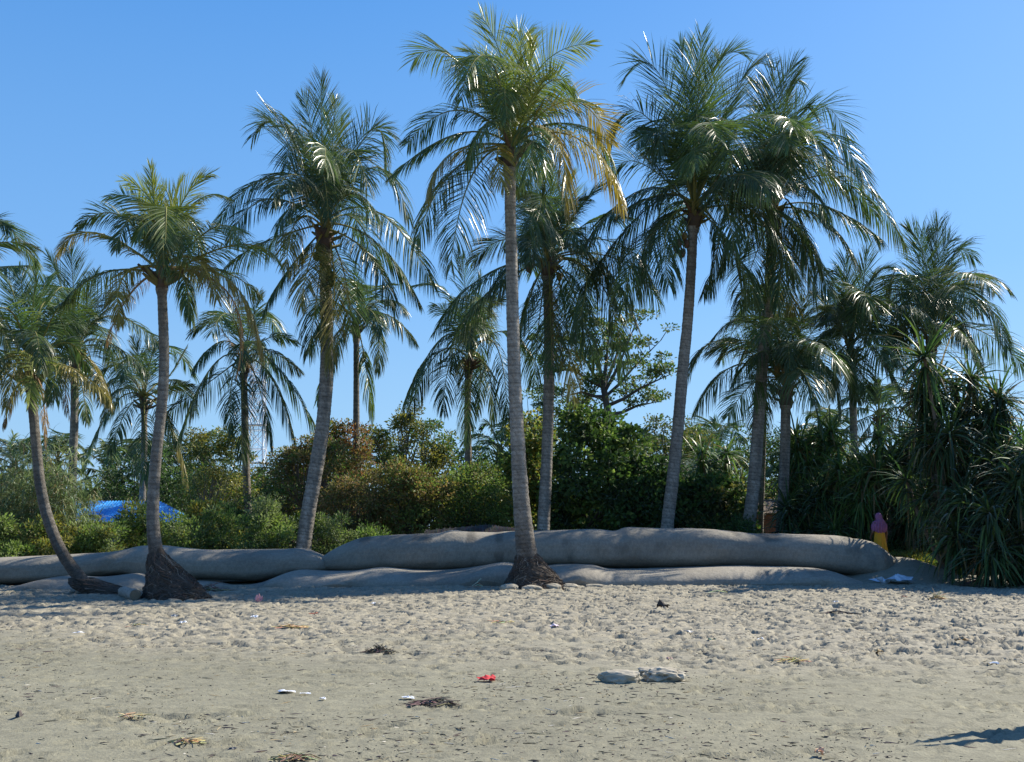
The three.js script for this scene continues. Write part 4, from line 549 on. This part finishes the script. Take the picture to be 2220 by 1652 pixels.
screwPine({ at: [12.7, -37.0], seed: 309, L: 1.35, droop: .2, pal: [PM[1], PM[2], PM[3]], heads: heads(26, 19, 1.1, 1.0, 4.5, .8, 1), label: 'tall screw-pine right of the walker, over the path' });
screwPine({ at: [13.9, -36.2], seed: 310, L: 1.35, droop: .22, pal: PD, heads: heads(22, 20, 1.1, .9, 4.4, .8, 1), label: 'dark screw-pine where the path vanishes, left of the tall one' });
function reeds(o) {
  const r = rng(o.seed), base = V(o.at[0], groundY(...o.at), o.at[1]), root = thing('reed_clump', o.label, 'reeds', base, 'tall reeds at the left edge'), b = new GB(), sb = new GB();
  for (let k = 0; k < o.n; k++) { const x = (r() * 2 - 1) * o.rx, z = (r() * 2 - 1) * .8, h = o.h * (.45 + .6 * r()), lx = (r() - .35) * .6; sb.tube([V(x, 0, z), V(x + lx * .4, h * .6, z), V(x + lx, h, z)], [.014, .011, .007], 3, [.19, .17, .07], 0, false); for (let q = 0; q < 3; q++) strapHead(b, base.clone().add(V(x + lx * (.5 + q * .25), h * (.55 + q * .22), z)), 8, .95, .016, r, { pal: [[.17, .24, .08], [.22, .28, .10], [.10, .17, .05]], droop: .42, hi: 1.4, lo: .3, dry: .12 }); }
  mesh('stem', sb.geo(), M.plain, root); mesh('blades', local(b, base), M.strap, root).userData.kind = 'stuff';
}
reeds({ at: [-15.3, -35.5], seed: 401, n: 70, rx: 1.1, h: 3.7, label: 'tall pale reeds at the left edge, behind the leaning palm' });
reeds({ at: [-15.0, -37.2], seed: 402, n: 45, rx: .8, h: 3.1, label: 'reeds right of the leaning palm trunk, beside the blue roof' });
reeds({ at: [-16.8, -36.5], seed: 403, n: 55, rx: 1.2, h: 4.0, label: 'outermost reeds cut by the left edge' });

// ------------------------------------------------------------------ huts, mast
{
  const Z = 43, p = at(262, 1140, Z), y0 = groundY(p.x, p.z), pos = V(p.x, y0, p.z), hut = thing('tin_roof_hut', 'hut with bright blue corrugated roof half hidden by bushes', 'hut', pos);
  const rT = at(262, 1086, Z).y - y0, rE = at(262, 1132, Z).y - y0, L = at(345, 1100, Z).x - p.x, l = at(165, 1100, Z).x - p.x, b = new GB(), D = 2.0; let prev;
  for (const s of [1, -1]) { prev = null; for (let i = 0; i <= 150; i++) { const x = lerp(l - .7, L + 1.6, i / 150), w = .022 * Math.sin(i * 2.1), hip = clamp((x - L) / 1.6), row = []; for (let j = 0; j <= 3; j++) { const t = j / 3; row.push(b.v(x, lerp(lerp(rT, rE, hip), rE, t) + w, s * lerp(.02, D, t), [.06, .36, .88].map(q => q * (.9 + .15 * h3(i >> 3, s + 2, 4))))); } if (prev) for (let j = 0; j < 3; j++) b.q(prev[j], prev[j + 1], row[j + 1], row[j]); prev = row; } }
  mesh('roof', b.geo(), new THREE.MeshStandardMaterial({ vertexColors: true, roughness: .45, side: THREE.DoubleSide }), hut);
  const w = new GB(); w.box(V((l + L) / 2, rE / 2 - .05, 0), L - l, rE, 3.2, [.30, .27, .22]); mesh('wall', w.geo(), M.plain, hut);
  const dr = new GB(); dr.box(V(l + 1.2, .95, 1.62), .8, 1.9, .05, [.13, .09, .06]); mesh('door', dr.geo(), M.plain, hut);
}
{
  const Z = 44.5, p = at(1690, 1140, Z), pos = V(p.x, groundY(p.x, p.z), p.z), hut = thing('brick_hut', 'low red-brown hut glimpsed between the right-hand trunks', 'hut', pos), r = rng(71);
  const bg = new THREE.BoxGeometry(.235, .07, .1), mats = [[.30, .13, .08], [.36, .17, .11], [.26, .11, .07]].map(c => new THREE.MeshStandardMaterial({ color: new THREE.Color().setRGB(...c), roughness: .9 }));
  const core = new GB(); core.box(V(0, 1.0, -.6), 2.3, 2.0, 1.1, [.32, .27, .22]); const wall = mesh('wall', core.geo(), M.plain, hut);
  for (let j = 0; j < 22; j++) for (let i = 0; i < 9; i++) { const m = mesh('brick', bg, mats[Math.floor(r() * 3)], wall); m.position.set(-1.02 + i * .25 + (j % 2 ? .12 : 0) - .03, .1 + j * .085, -.02 + r() * .012); }
  const rf = new GB(); for (const s of [1, -1]) { rf.box(V(0, 2.25, -.6 + s * .45), 2.8, .06, 1.15, [.17, .12, .08], [s * .5, 0, 0]); } mesh('roof', rf.geo(), M.plain, hut);
}
{
  const Z = 35.6, p = at(1050, 1140, Z), pos = V(p.x, groundY(p.x, p.z), p.z), sh = thing('thatched_shelter', 'dark thatched roof ridge peeping over the long tube', 'shelter', pos), r = rng(72), b = new GB();
  const H = at(1050, 1134, Z).y - pos.y, W = 1.9;
  for (let k = 0; k < 2600; k++) { const x = (r() * 2 - 1) * W, t = r(), s = r() < .5 ? 1 : -1, y = H - t * .95 - .18 * Math.abs(x / W) - .04 * r(), z = s * t * 1.1, l = .25 + .2 * r(), c = [.055, .052, .05].map(q => q * (.5 + 1.1 * r())); const a = b.v(x - .012, y, z, c), d = b.v(x + .012, y, z, c), e = b.v(x + (r() - .5) * .2, y - l * .65, z + s * l * .7, c); b.t(a, d, e); }
  for (const s of [1, -1]) { let pv = null; for (let i = 0; i <= 16; i++) { const x = (i / 8 - 1) * W, row = [0, .5, 1].map(t => b.v(x, H - t * .95 - .18 * Math.abs(x / W) - .06, s * t * 1.1, [.04, .036, .032])); if (pv) { b.q(pv[0], pv[1], row[1], row[0]); b.q(pv[1], pv[2], row[2], row[1]); } pv = row; } }
  mesh('thatch', b.geo(), M.plain, sh);
  for (const x of [-1.6, 1.6]) for (const z of [-.9, .9]) { const q = new GB(); q.tube([V(x, -.05, z), V(x, H - .95, z)], [.05, .045], 7, [.16, .12, .08], .1); mesh('post', q.geo(), M.wood, sh); }
}
{
  const Z = 88, p = at(549, 1140, Z), pos = V(p.x, groundY(p.x, p.z), p.z), mast = thing('lattice_mast', 'white steel lattice mast behind the palm left of centre', 'mast', pos), white = new THREE.MeshStandardMaterial({ color: new THREE.Color().setRGB(.78, .79, .80), roughness: .5 });
  const H = at(549, 770, Z).y - pos.y, hw = y => lerp(.95, .42, y / H), bar = (a, b, r, name, par = mast) => { const g = new GB(); g.tube([a, b], [r, r], 5, [1, 1, 1]); return mesh(name, g.geo(), white, par); }, C = [[1, 1], [1, -1], [-1, -1], [-1, 1]];
  for (const [x, z] of C) bar(V(x * hw(0), 0, z * hw(0)), V(x * hw(H), H, z * hw(H)), .055, 'leg');
  const N = 10; for (let k = 0; k < N; k++) { const y = H * k / N, y2 = H * (k + 1) / N; for (let f = 0; f < 4; f++) { const [x, z] = C[f], [u, w] = C[(f + 1) % 4]; bar(V(x * hw(y), y, z * hw(y)), V(u * hw(y2), y2, w * hw(y2)), .03, 'brace'); bar(V(u * hw(y), y, w * hw(y)), V(x * hw(y2), y2, z * hw(y2)), .03, 'brace'); bar(V(x * hw(y2), y2, z * hw(y2)), V(u * hw(y2), y2, w * hw(y2)), .03, 'girt'); } }
  for (const yy of [.42, .62, .85]) { const g = new GB(), w = hw(yy * H) * 2; g.box(V(0, yy * H + .09, 0), w + .25, .06, w + .25, [1, 1, 1]); mesh('platform', g.geo(), white, mast); }
  const lad = new GB(); for (const s of [-.2, .2]) lad.tube([V(s, 0, .1), V(s, H, .1)], [.02, .02], 4, [1, 1, 1]); for (let y = .3; y < H; y += .3) lad.tube([V(-.2, y, .1), V(.2, y, .1)], [.012, .012], 4, [1, 1, 1], 0, false); mesh('ladder', lad.geo(), white, mast);
  for (const s of [-1, 1]) { const g = new GB(); g.box(V(s * .7, H * .93, .4), .3, 1.5, .15, [1, 1, 1]); g.tube([V(s * .4, H * .93, .3), V(s * .6, H * .93, .35)], [.03, .03], 4, [1, 1, 1]); mesh('antenna_panel', g.geo(), white, mast); }
  bar(V(0, H, 0), V(0, H + 1.6, 0), .03, 'lightning_rod');
}

// ------------------------------------------------------------------ the walker on the path
{
  const Z = 34.2, p0 = at(1908, 1200, Z), pos = V(p0.x, groundY(p0.x, -Z), -Z), who = thing('person', 'person in mauve headscarf and orange-yellow dress walking away behind the tube end', 'person', pos);
  const cap = (p, a, b, ra, rb) => { const ab = b.clone().sub(a), t = clamp(p.clone().sub(a).dot(ab) / ab.lengthSq()); return p.distanceTo(a.clone().addScaledVector(ab, t)) - lerp(ra, rb, t); };
  const ell = (p, c, r) => { const q = V((p.x - c.x) / r.x, (p.y - c.y) / r.y, (p.z - c.z) / r.z), k = q.length(); return (k - 1) * Math.min(r.x, r.y, r.z); };
  const smin = (a, b, k) => { const h = clamp(.5 + .5 * (b - a) / k); return lerp(b, a, h) - k * h * (1 - h); };
  const field = (f, c, half, res) => {
    const mc = new MarchingCubes(res, undefined, false, false, 120000); mc.isolation = 0; const q = V(0, 0, 0);
    for (let z = 0; z < res; z++) for (let y = 0; y < res; y++) for (let x = 0; x < res; x++) { q.set(c.x + (x - res / 2) / (res / 2) * half, c.y + (y - res / 2) / (res / 2) * half, c.z + (z - res / 2) / (res / 2) * half); mc.field[z * res * res + y * res + x] = -f(q); }
    mc.update(); const n = mc.count, g = new THREE.BufferGeometry(), pa = new Float32Array(n * 3);
    for (let i = 0; i < n; i++) { pa[i * 3] = c.x + mc.positionArray[i * 3] * half; pa[i * 3 + 1] = c.y + mc.positionArray[i * 3 + 1] * half; pa[i * 3 + 2] = c.z + mc.positionArray[i * 3 + 2] * half; }
    g.setAttribute('position', new THREE.BufferAttribute(pa, 3)); g.setAttribute('normal', new THREE.BufferAttribute(new Float32Array(mc.normalArray.slice(0, n * 3)), 3)); g.computeVertexNormals(); return g;
  };
  // skeleton, facing away (-z), left foot forward
  const J = { head: V(-.01, 1.45, -.03), neck: V(0, 1.30, 0), chest: V(0, 1.16, .0), hip: V(0, .84, 0), sR: V(.17, 1.24, 0), eR: V(.265, .99, .03), wR: V(.295, .76, -.04), sL: V(-.17, 1.24, 0), eL: V(-.23, 1.0, -.04), wL: V(-.16, .86, -.2), kL: V(-.09, .46, -.12), aL: V(-.09, .08, -.16), kR: V(.09, .45, .02), aR: V(.09, .10, .20) };
  const handF = (p, w, dir, side) => {                          // palm and five bent fingers
    const d = dir.clone().normalize(), s = V(side, 0, 0).addScaledVector(d, -d.x * side).normalize(), u = d.clone().cross(s); let e = cap(p, w.clone(), w.clone().addScaledVector(d, .075), .026, .034);
    [[-.028, .062], [-.010, .072], [.010, .068], [.027, .054]].forEach(([o, l]) => { const k = w.clone().addScaledVector(d, .085).addScaledVector(u, o), m = k.clone().addScaledVector(d, l * .5).addScaledVector(s, -.008), t = m.clone().addScaledVector(d, l * .45).addScaledVector(s, -.026); e = smin(e, Math.min(cap(p, k, m, .0095, .0085), cap(p, m, t, .0085, .007)), .006); });
    const tb = w.clone().addScaledVector(d, .03).addScaledVector(u, -.028), tm = tb.clone().addScaledVector(d, .035).addScaledVector(u, -.018), tt = tm.clone().addScaledVector(d, .03).addScaledVector(s, -.01); return smin(e, Math.min(cap(p, tb, tm, .012, .010), cap(p, tm, tt, .010, .008)), .008);
  };
  const headF = p => { let e = ell(p, J.head, V(.076, .108, .094)); e = smin(e, ell(p, J.head.clone().add(V(0, -.07, -.02)), V(.052, .05, .06)), .03); e = smin(e, cap(p, J.head.clone().add(V(0, .01, -.088)), J.head.clone().add(V(0, -.025, -.112)), .010, .014), .012); for (const s of [-1, 1]) { e = smin(e, ell(p, J.head.clone().add(V(s * .08, -.01, .01)), V(.012, .03, .02)), .01); e = Math.max(e, -ell(p, J.head.clone().add(V(s * .032, .012, -.098)), V(.017, .010, .012))); } return Math.max(e, -ell(p, J.head.clone().add(V(0, -.055, -.098)), V(.024, .004, .012))); };
  const bodyF = p => { let e = cap(p, J.chest, J.hip, .125, .13); e = smin(e, cap(p, J.neck, J.head, .05, .05), .03); e = smin(e, cap(p, J.sL, J.sR, .06, .06), .05); for (const s of ['L', 'R']) { e = smin(e, Math.min(cap(p, J['s' + s], J['e' + s], .050, .040), cap(p, J['e' + s], J['w' + s], .038, .026)), .03); const h = V(s === 'L' ? -.08 : .08, .82, 0); e = smin(e, Math.min(cap(p, h, J['k' + s], .085, .055), cap(p, J['k' + s], J['a' + s], .052, .034)), .03); e = smin(e, cap(p, J['a' + s].clone().add(V(0, -.04, .03)), J['a' + s].clone().add(V(0, -.06, -.15)), .035, .028), .02); } return e; };
  const skin = new THREE.MeshStandardMaterial({ color: new THREE.Color().setRGB(.20, .105, .065), roughness: .6 });
  const body = mesh('body', mergeGeometries([field(bodyF, V(0, .74, 0), .85, 110), field(headF, V(-.01, 1.44, -.03), .16, 64), field(p => handF(p, J.wR, V(.01, -1, -.1), 1), J.wR.clone().add(V(0, -.08, 0)), .13, 60), field(p => handF(p, J.wL, V(.3, -.6, -.6), -1), J.wL.clone().add(V(.02, -.05, -.05)), .14, 60)]), skin, who);
  const dressF = p => { const y = p.y, t = clamp((1.05 - y) / .98), r = lerp(.145, .25, t * t * .6 + t * .4), sw = t * .03 * Math.sin(Math.atan2(p.z, p.x) * 9 + y * 3), cz = lerp(0, .02, t); return Math.max(Math.hypot(p.x * .92, p.z - cz) - r - sw, y - 1.08, .07 - y); };
  mesh('dress', field(dressF, V(0, .6, 0), .62, 84), new THREE.MeshStandardMaterial({ color: new THREE.Color().setRGB(.72, .34, .018), roughness: .8 }), who);
  const shawlF = p => { const c = J.head.clone().add(V(.008, .008, .02)); let e = ell(p, c, V(.102, .135, .118)); e = Math.max(e, -(p.z + .075 + (p.y - 1.45) * .25 + .0) ); e = smin(e, ell(p, V(.01, 1.30, .05), V(.13, .12, .11)), .05); const th = Math.atan2(p.z, p.x), low = .98 + .05 * Math.sin(th * 2 + 1.2); let d = ell(p, V(0, 1.13, .0), V(.262, .24, .19)) + .010 * Math.sin(th * 14 + p.y * 9); d = Math.max(d, low - p.y); return smin(e, d, .04) + .006 * Math.sin(p.x * 60 + p.y * 24) * Math.sin(p.y * 15 + p.z * 20); };
  mesh('headscarf', field(shawlF, V(0, 1.25, 0), .40, 84), new THREE.MeshStandardMaterial({ color: new THREE.Color().setRGB(.30, .115, .235), roughness: .9 }), who);
  const hairF = p => Math.max(ell(p, J.head.clone().add(V(-.012, .018, -.012)), V(.092, .122, .100)), p.z + .045, 1.41 - p.y);
  mesh('hair', field(hairF, J.head.clone(), .16, 48), new THREE.MeshStandardMaterial({ color: new THREE.Color().setRGB(.012, .010, .010), roughness: .5 }), who);
  who.rotation.y = .42;
}

// ------------------------------------------------------------------ log, stones, wrack and litter on the sand
const stoneGeo = (seed, sx, sy, sz, pit = .12) => { const g = new THREE.IcosahedronGeometry(1, 5), q = g.attributes.position, c = []; for (let i = 0; i < q.count; i++) { const v = V(q.getX(i), q.getY(i), q.getZ(i)), n = fbm(v.x * 1.4 + seed, v.y * 1.4, v.z * 1.4, 4), f = noise(v.x * 9 + seed, v.y * 9, v.z * 9), s = 1 + .34 * n + pit * .5 * f; v.multiplyScalar(s); v.y = Math.sign(v.y) * Math.pow(Math.abs(v.y), .8); q.setXYZ(i, v.x * sx, v.y * sy, v.z * sz); const k = 1 + .5 * n + .35 * f * (pit > .12 ? 2 : 1); c.push(.33 * k, .295 * k, .225 * k); } g.setAttribute('color', new THREE.Float32BufferAttribute(c, 3)); g.computeVertexNormals(); return g; };
const M_stone = new THREE.MeshStandardMaterial({ vertexColors: true, roughness: .95 });
function stone(px, py, w, h, d, label, seed, pit, dz = 0, group) { const p = onSand(px, py), Z = -p.z; if (dz) { p.z += dz; p.y = groundY(p.x, p.z); } const s = Z / FOCAL, m = single('stone', stoneGeo(seed, w * s / 2, h * s / 2, d, pit), M_stone, label, 'stone', group); m.position.set(p.x, p.y + h * s * .22, p.z); m.rotation.y = h3(seed, 1, 2) - .5; return m; }
stone(1105, 1279, 38, 17, .2, 'pale stone at the left foot of the tallest palm', 1, .1, 0, 'stones round the palm foot'); stone(1152, 1280, 44, 14, .18, 'flat stone at the front of the tallest palm roots', 2, .1, 0, 'stones round the palm foot'); stone(1192, 1278, 46, 17, .2, 'rounded stone right of the flat one at the palm foot', 3, .1, 0, 'stones round the palm foot'); stone(1232, 1276, 42, 13, .16, 'rightmost stone at the tallest palm foot', 4, .1, 0, 'stones round the palm foot'); stone(1165, 1267, 52, 20, .16, 'dark leaning stone slab against the palm roots', 5, .1, .62, 'stones round the palm foot'); stone(1290, 1273, 40, 8, .15, 'thin grey slab lying right of the palm stones', 6, .06);
stone(1345, 1478, 92, 34, .16, 'pale grey block of stone on the open sand', 7, .1); stone(1440, 1474, 86, 36, .17, 'pitted brown stone touching the pale block', 8, .3); stone(1412, 1462, 60, 22, .14, 'grey stone half buried behind the pitted one', 9, .12);
{
  const a = onSand(262, 1293), c = onSand(296, 1300), s = -c.z / FOCAL, R = 11.5 * s, pos = a.clone().lerp(c, .5), log = thing('cut_log', 'short cut log lying against the root boss', 'log', pos), b = new GB(), A = a.clone().sub(pos).add(V(0, R * .85, -.15)), C = c.clone().sub(pos).add(V(0, R * .9, .1)), ps = [], rs = [];
  for (let k = 0; k <= 14; k++) { ps.push(A.clone().lerp(C, k / 14)); rs.push(R * (1 + (k % 4 === 0 ? .08 : 0))); } b.tube(ps, rs, 16, (t, j) => [.30, .265, .22].map(q => q * (.7 + .5 * h3(Math.round(t * 14), j, 5))), .1, false); mesh('bark', b.geo(), M.wood, log);
  for (const [P, q] of [[A, -1], [C, 1]]) { const e = new GB(), ax = C.clone().sub(A).normalize().multiplyScalar(q); e.tube([P.clone().addScaledVector(ax, -.02), P.clone().addScaledVector(ax, .004)], [R * .99, R * .96], 16, (t, j) => [.20, .155, .10].map(z => z * (.8 + .4 * h3(j, 2, 8)))); mesh('cut_end', e.geo(), M.wood, log); }
}
function tuft(name, px, py, w, n, cols, label, cat, up = .3, th = .004, seed = 1, len = .5) {       // loose heap of stalks or fibres
  const p = onSand(px, py), s = -p.z / FOCAL, W = w * s / 2, r = rng(seed * 31 + 7), b = new GB();
  for (let k = 0; k < n; k++) { const x = (r() + r() - 1) * W, z = (r() + r() - 1) * W * .55, a = (r() - .5) * 1.6 + (r() < .5 ? Math.PI : 0), l = W * len * (.5 + r()), y = .012 + up * W * r() * (1 - Math.abs(x / W)), c = cols[Math.floor(r() * cols.length)].map(q => q * (.7 + .6 * r())); b.tube([V(x - Math.cos(a) * l, y * .4 + .005, z - Math.sin(a) * l), V(x, y + .02 * r(), z), V(x + Math.cos(a) * l, y * (r() < .3 ? 2 : .5) + .005, z + Math.sin(a) * l)], [th, th, th * .6], 3, c, 0, false); }
  const m = single(name, b.geo(), M.plain, label, cat); m.position.copy(p); return m;
}
const STRAW = [[.50, .40, .20], [.44, .34, .18], [.58, .49, .28]], FIB = [[.10, .078, .06], [.16, .125, .09], [.065, .055, .045]];
tuft('coir_clump', 822, 1414, 62, 260, FIB, 'dark matted clump of coir fibre on the sand', 'fibre clump', .28, .004, 2, .3);
tuft('straw_bundle', 398, 1614, 52, 26, STRAW, 'fan of pale straw stalks near the bottom left', 'straw', .35, .006, 3, .8);
tuft('straw_bundle', 300, 1357, 40, 34, STRAW, 'straw wisps below the cut log', 'straw', .2, .006, 4); tuft('straw_bundle', 630, 1358, 70, 50, STRAW, 'long drift of straw left of centre', 'straw', .15, .006, 5); tuft('straw_bundle', 1085, 1348, 46, 34, STRAW, 'straw wisps below the tallest palm', 'straw', .15, .006, 6); tuft('straw_bundle', 1720, 1432, 60, 30, STRAW, 'sparse straw right of the stones', 'straw', .12, .005, 7); tuft('straw_bundle', 2030, 1302, 34, 60, STRAW, 'rounded straw tuft at the edge of the right-hand shade', 'straw', .7, .007, 8); tuft('straw_bundle', 455, 1282, 80, 40, [[.30, .24, .15], [.2, .15, .1]], 'dry sticks between the root boss and the tubes', 'sticks', .35, .011, 9); tuft('straw_bundle', 640, 1648, 90, 60, [[.30, .25, .14], [.2, .15, .09]], 'brown straw patch on the bottom edge', 'straw', .1, .004, 10); tuft('straw_bundle', 290, 1556, 60, 26, STRAW, 'thin straw scatter at lower left', 'straw', .08, .004, 12); tuft('seaweed_scrap', 940, 1528, 100, 60, FIB, 'dark strip of dried weed with a knot at its end', 'weed', .12, .005, 13); tuft('straw_bundle', 2130, 1272, 90, 120, [[.16, .12, .08], [.3, .24, .15]], 'dry leaf litter at the foot of the right thicket', 'leaf litter', .4, .008, 14);
tuft('twig', 1560, 1290, 40, 3, [[.55, .48, .30]], 'single pale bent stalk before the long tube', 'stalk', .6, .012, 15, 1); tuft('twig', 1035, 1276, 22, 4, [[.58, .52, .34]], 'hooked pale stalk left of the palm stones', 'stalk', 1.2, .011, 16, 1.1); tuft('twig', 1820, 1330, 60, 5, [[.06, .05, .04]], 'dark stick on the trodden sand at right', 'stick', .2, .012, 17, .9);
function scrap(px, py, w, h, col, label, seed, rough = .5, cat = 'litter', lift = .35) {            // crumpled film or paper
  const p = onSand(px, py), s = -p.z / FOCAL, W = w * s / 2, D = Math.max(.04, W * .7), H = h * s * lift * 2, n = 12, b = new GB(), ids = [];
  for (let j = 0; j <= n; j++) for (let i = 0; i <= n; i++) { const u = i / n * 2 - 1, v = j / n * 2 - 1, k = fbm(u * 1.7 + seed, v * 1.7, 4, 3), ed = 1 + .3 * noise(u * 2 + seed, v * 2, 9), q = 1 - .5 * (u * u + v * v) / 2; ids.push(b.v(u * W * ed, .012 + H * Math.max(0, q * (.45 + 1.1 * k)), v * D * ed, col.map(c => c * (.9 + .2 * h3(i, j, seed))))); }
  for (let j = 0; j < n; j++) for (let i = 0; i < n; i++) { const a = j * (n + 1) + i; b.q(a, a + n + 1, a + n + 2, a + 1); }
  const m = single('litter_scrap', b.geo(), new THREE.MeshStandardMaterial({ vertexColors: true, roughness: rough, side: THREE.DoubleSide }), label, cat); m.position.copy(p); return m;
}
const WH = [.72, .73, .75];
scrap(1055, 1478, 38, 16, [.52, .018, .03], 'bright red cloth scrap on the open sand', 1, .8, 'cloth', .4);
scrap(560, 1305, 14, 12, [.66, .30, .30], 'pink paper ball left of centre near the shade line', 2, .7, 'litter', .8); scrap(552, 1338, 14, 9, WH, 'small white scrap below the pink one', 3); scrap(378, 1336, 18, 9, [.25, .26, .26], 'grey scrap with a dark shadow at left', 4); scrap(396, 1350, 14, 8, WH, 'white film near the grey scrap', 5); scrap(172, 1372, 24, 6, WH, 'flat white film at far left', 6); scrap(622, 1502, 40, 8, WH, 'crumpled clear film on the damp sand', 7, .25); scrap(660, 1506, 22, 5, WH, 'thin film strip right of the crumpled film', 8, .25); scrap(700, 1518, 12, 8, WH, 'small white tag on the damp sand', 9); scrap(884, 1516, 26, 8, WH, 'white film above the dried weed strip', 10, .3); scrap(812, 1308, 18, 8, WH, 'white scrap beyond the coir clump', 11); scrap(680, 1330, 16, 6, [.30, .10, .05], 'rust-coloured scrap left of centre', 12, .7); scrap(1200, 1357, 18, 8, [.75, .6, .66], 'pinkish wrapper right of the tallest palm', 13); scrap(1437, 1318, 22, 12, [.05, .04, .035], 'dark husk piece before the long tube', 14, .9, 'husk', .8); scrap(1543, 1386, 14, 8, [.02, .10, .07], 'dark green scrap on the trodden sand', 15); scrap(1648, 1386, 14, 9, WH, 'white cup scrap right of the green one', 16); scrap(1490, 1370, 24, 9, [.5, .46, .40], 'tan paper scrap on the trodden sand', 17); scrap(1960, 1300, 12, 9, [.30, .09, .05], 'reddish scrap at the edge of the right-hand shade', 18, .8); scrap(1812, 1308, 10, 6, WH, 'tiny white scrap under the long tube end', 19); scrap(2084, 1391, 30, 10, [.30, .22, .13], 'brown husk on the right-hand sand', 20, .9, 'husk', .6); scrap(1905, 1414, 18, 8, [.45, .33, .17], 'tan husk right of the sparse straw', 21, .9, 'husk', .6); scrap(1775, 1638, 18, 12, [.60, .36, .22], 'curled orange-brown leaf near the bottom edge', 22, .7, 'leaf', .9); scrap(2155, 1438, 20, 8, WH, 'clear film at the right edge', 23, .25); scrap(40, 1558, 12, 9, [.12, .10, .09], 'dark lump at the far left of the damp sand', 24, .9, 'lump', .9); scrap(503, 1628, 14, 8, [.03, .035, .045], 'black star-shaped scrap near the bottom edge', 25, .6); scrap(1450, 1428, 12, 6, [.5, .3, .25], 'pinkish shell bit behind the pitted stone', 26, .7);
scrap(1938, 1269, 70, 22, [.52, .60, .70], 'torn bluish-white plastic sheet beside the tube end', 27, .35, 'plastic sheet', .5);
{ // bits of twig, leaf and shell strewn all over the sand
  const r = rng(55), n = 17000, g = new GB(); g.tube([V(-.5, 0, 0), V(-.1, .01, .06), V(.5, 0, 0)], [.04, .07, .02], 4, [1, 1, 1]); const im = new THREE.InstancedMesh(g.geo(), new THREE.MeshStandardMaterial({ roughness: .9 }), n), m = new THREE.Matrix4(), q = new THREE.Quaternion(), e = new THREE.Euler(), c = new THREE.Color();
  for (let k = 0; k < n; k++) { let x, z, d; do { const Z = 6.2 + Math.pow(r(), .85) * 23; z = -Z; x = (r() * 2 - 1) * (Z * .5 + .5); d = sstep(-.15, .35, fbm(x * .5, z * 1.1, 66, 3)); } while (r() > .12 + .88 * d * d); const L = .008 + .07 * Math.pow(r(), 4), a = r(); e.set((r() - .5) * .3, (r() - .5) * 1.5 + (r() < .2 ? 1.5 : 0), (r() - .5) * .3); q.setFromEuler(e); m.compose(V(x, groundY(x, z) + .004, z), q, V(L * (1 + r()), .05 * (.5 + r()), L * (.2 + .5 * r()))); im.setMatrixAt(k, m); a < .78 ? c.setRGB(.05 + .05 * r(), .045 + .04 * r(), .045 + .035 * r()) : a < .93 ? c.setRGB(.36, .28, .16) : c.setRGB(.62, .58, .5); im.setColorAt(k, c); }
  im.name = 'beach_debris'; im.castShadow = im.receiveShadow = true; im.userData = { kind: 'stuff', label: 'dark twigs, leaf bits and shell strewn over the sand', category: 'debris' }; scene.add(im);
}
{ // forked driftwood pole outside the frame; its shadow lies in the lower right corner
  const tip = onSand(1979, 1613), far = 2.3 / Math.tan(SUN_EL), x = tip.x + .3 + Math.cos(SUN_AZ) * far, z = tip.z - Math.sin(SUN_AZ) * far, pos = V(x, groundY(x, z), z), o = thing('forked_pole', 'forked wooden pole standing beyond the right edge, shadow on sand', 'pole', pos), b = new GB();
  b.tube([V(0, -.1, 0), V(-.02, .9, 0), V(0, 1.5, .02)], [.17, .16, .15], 9, [.2, .16, .11]); mesh('pole', b.geo(), M.wood, o);
  for (const s of [-1, 1]) { const f = new GB(); f.tube([V(0, 1.45, .02), V(-.12, 1.85, s * .14), V(-.3, 2.3, s * .06)], [.11, .08, .015], 8, [.2, .16, .11]); mesh('fork', f.geo(), M.wood, o); }
}

renderer.render(scene, camera);
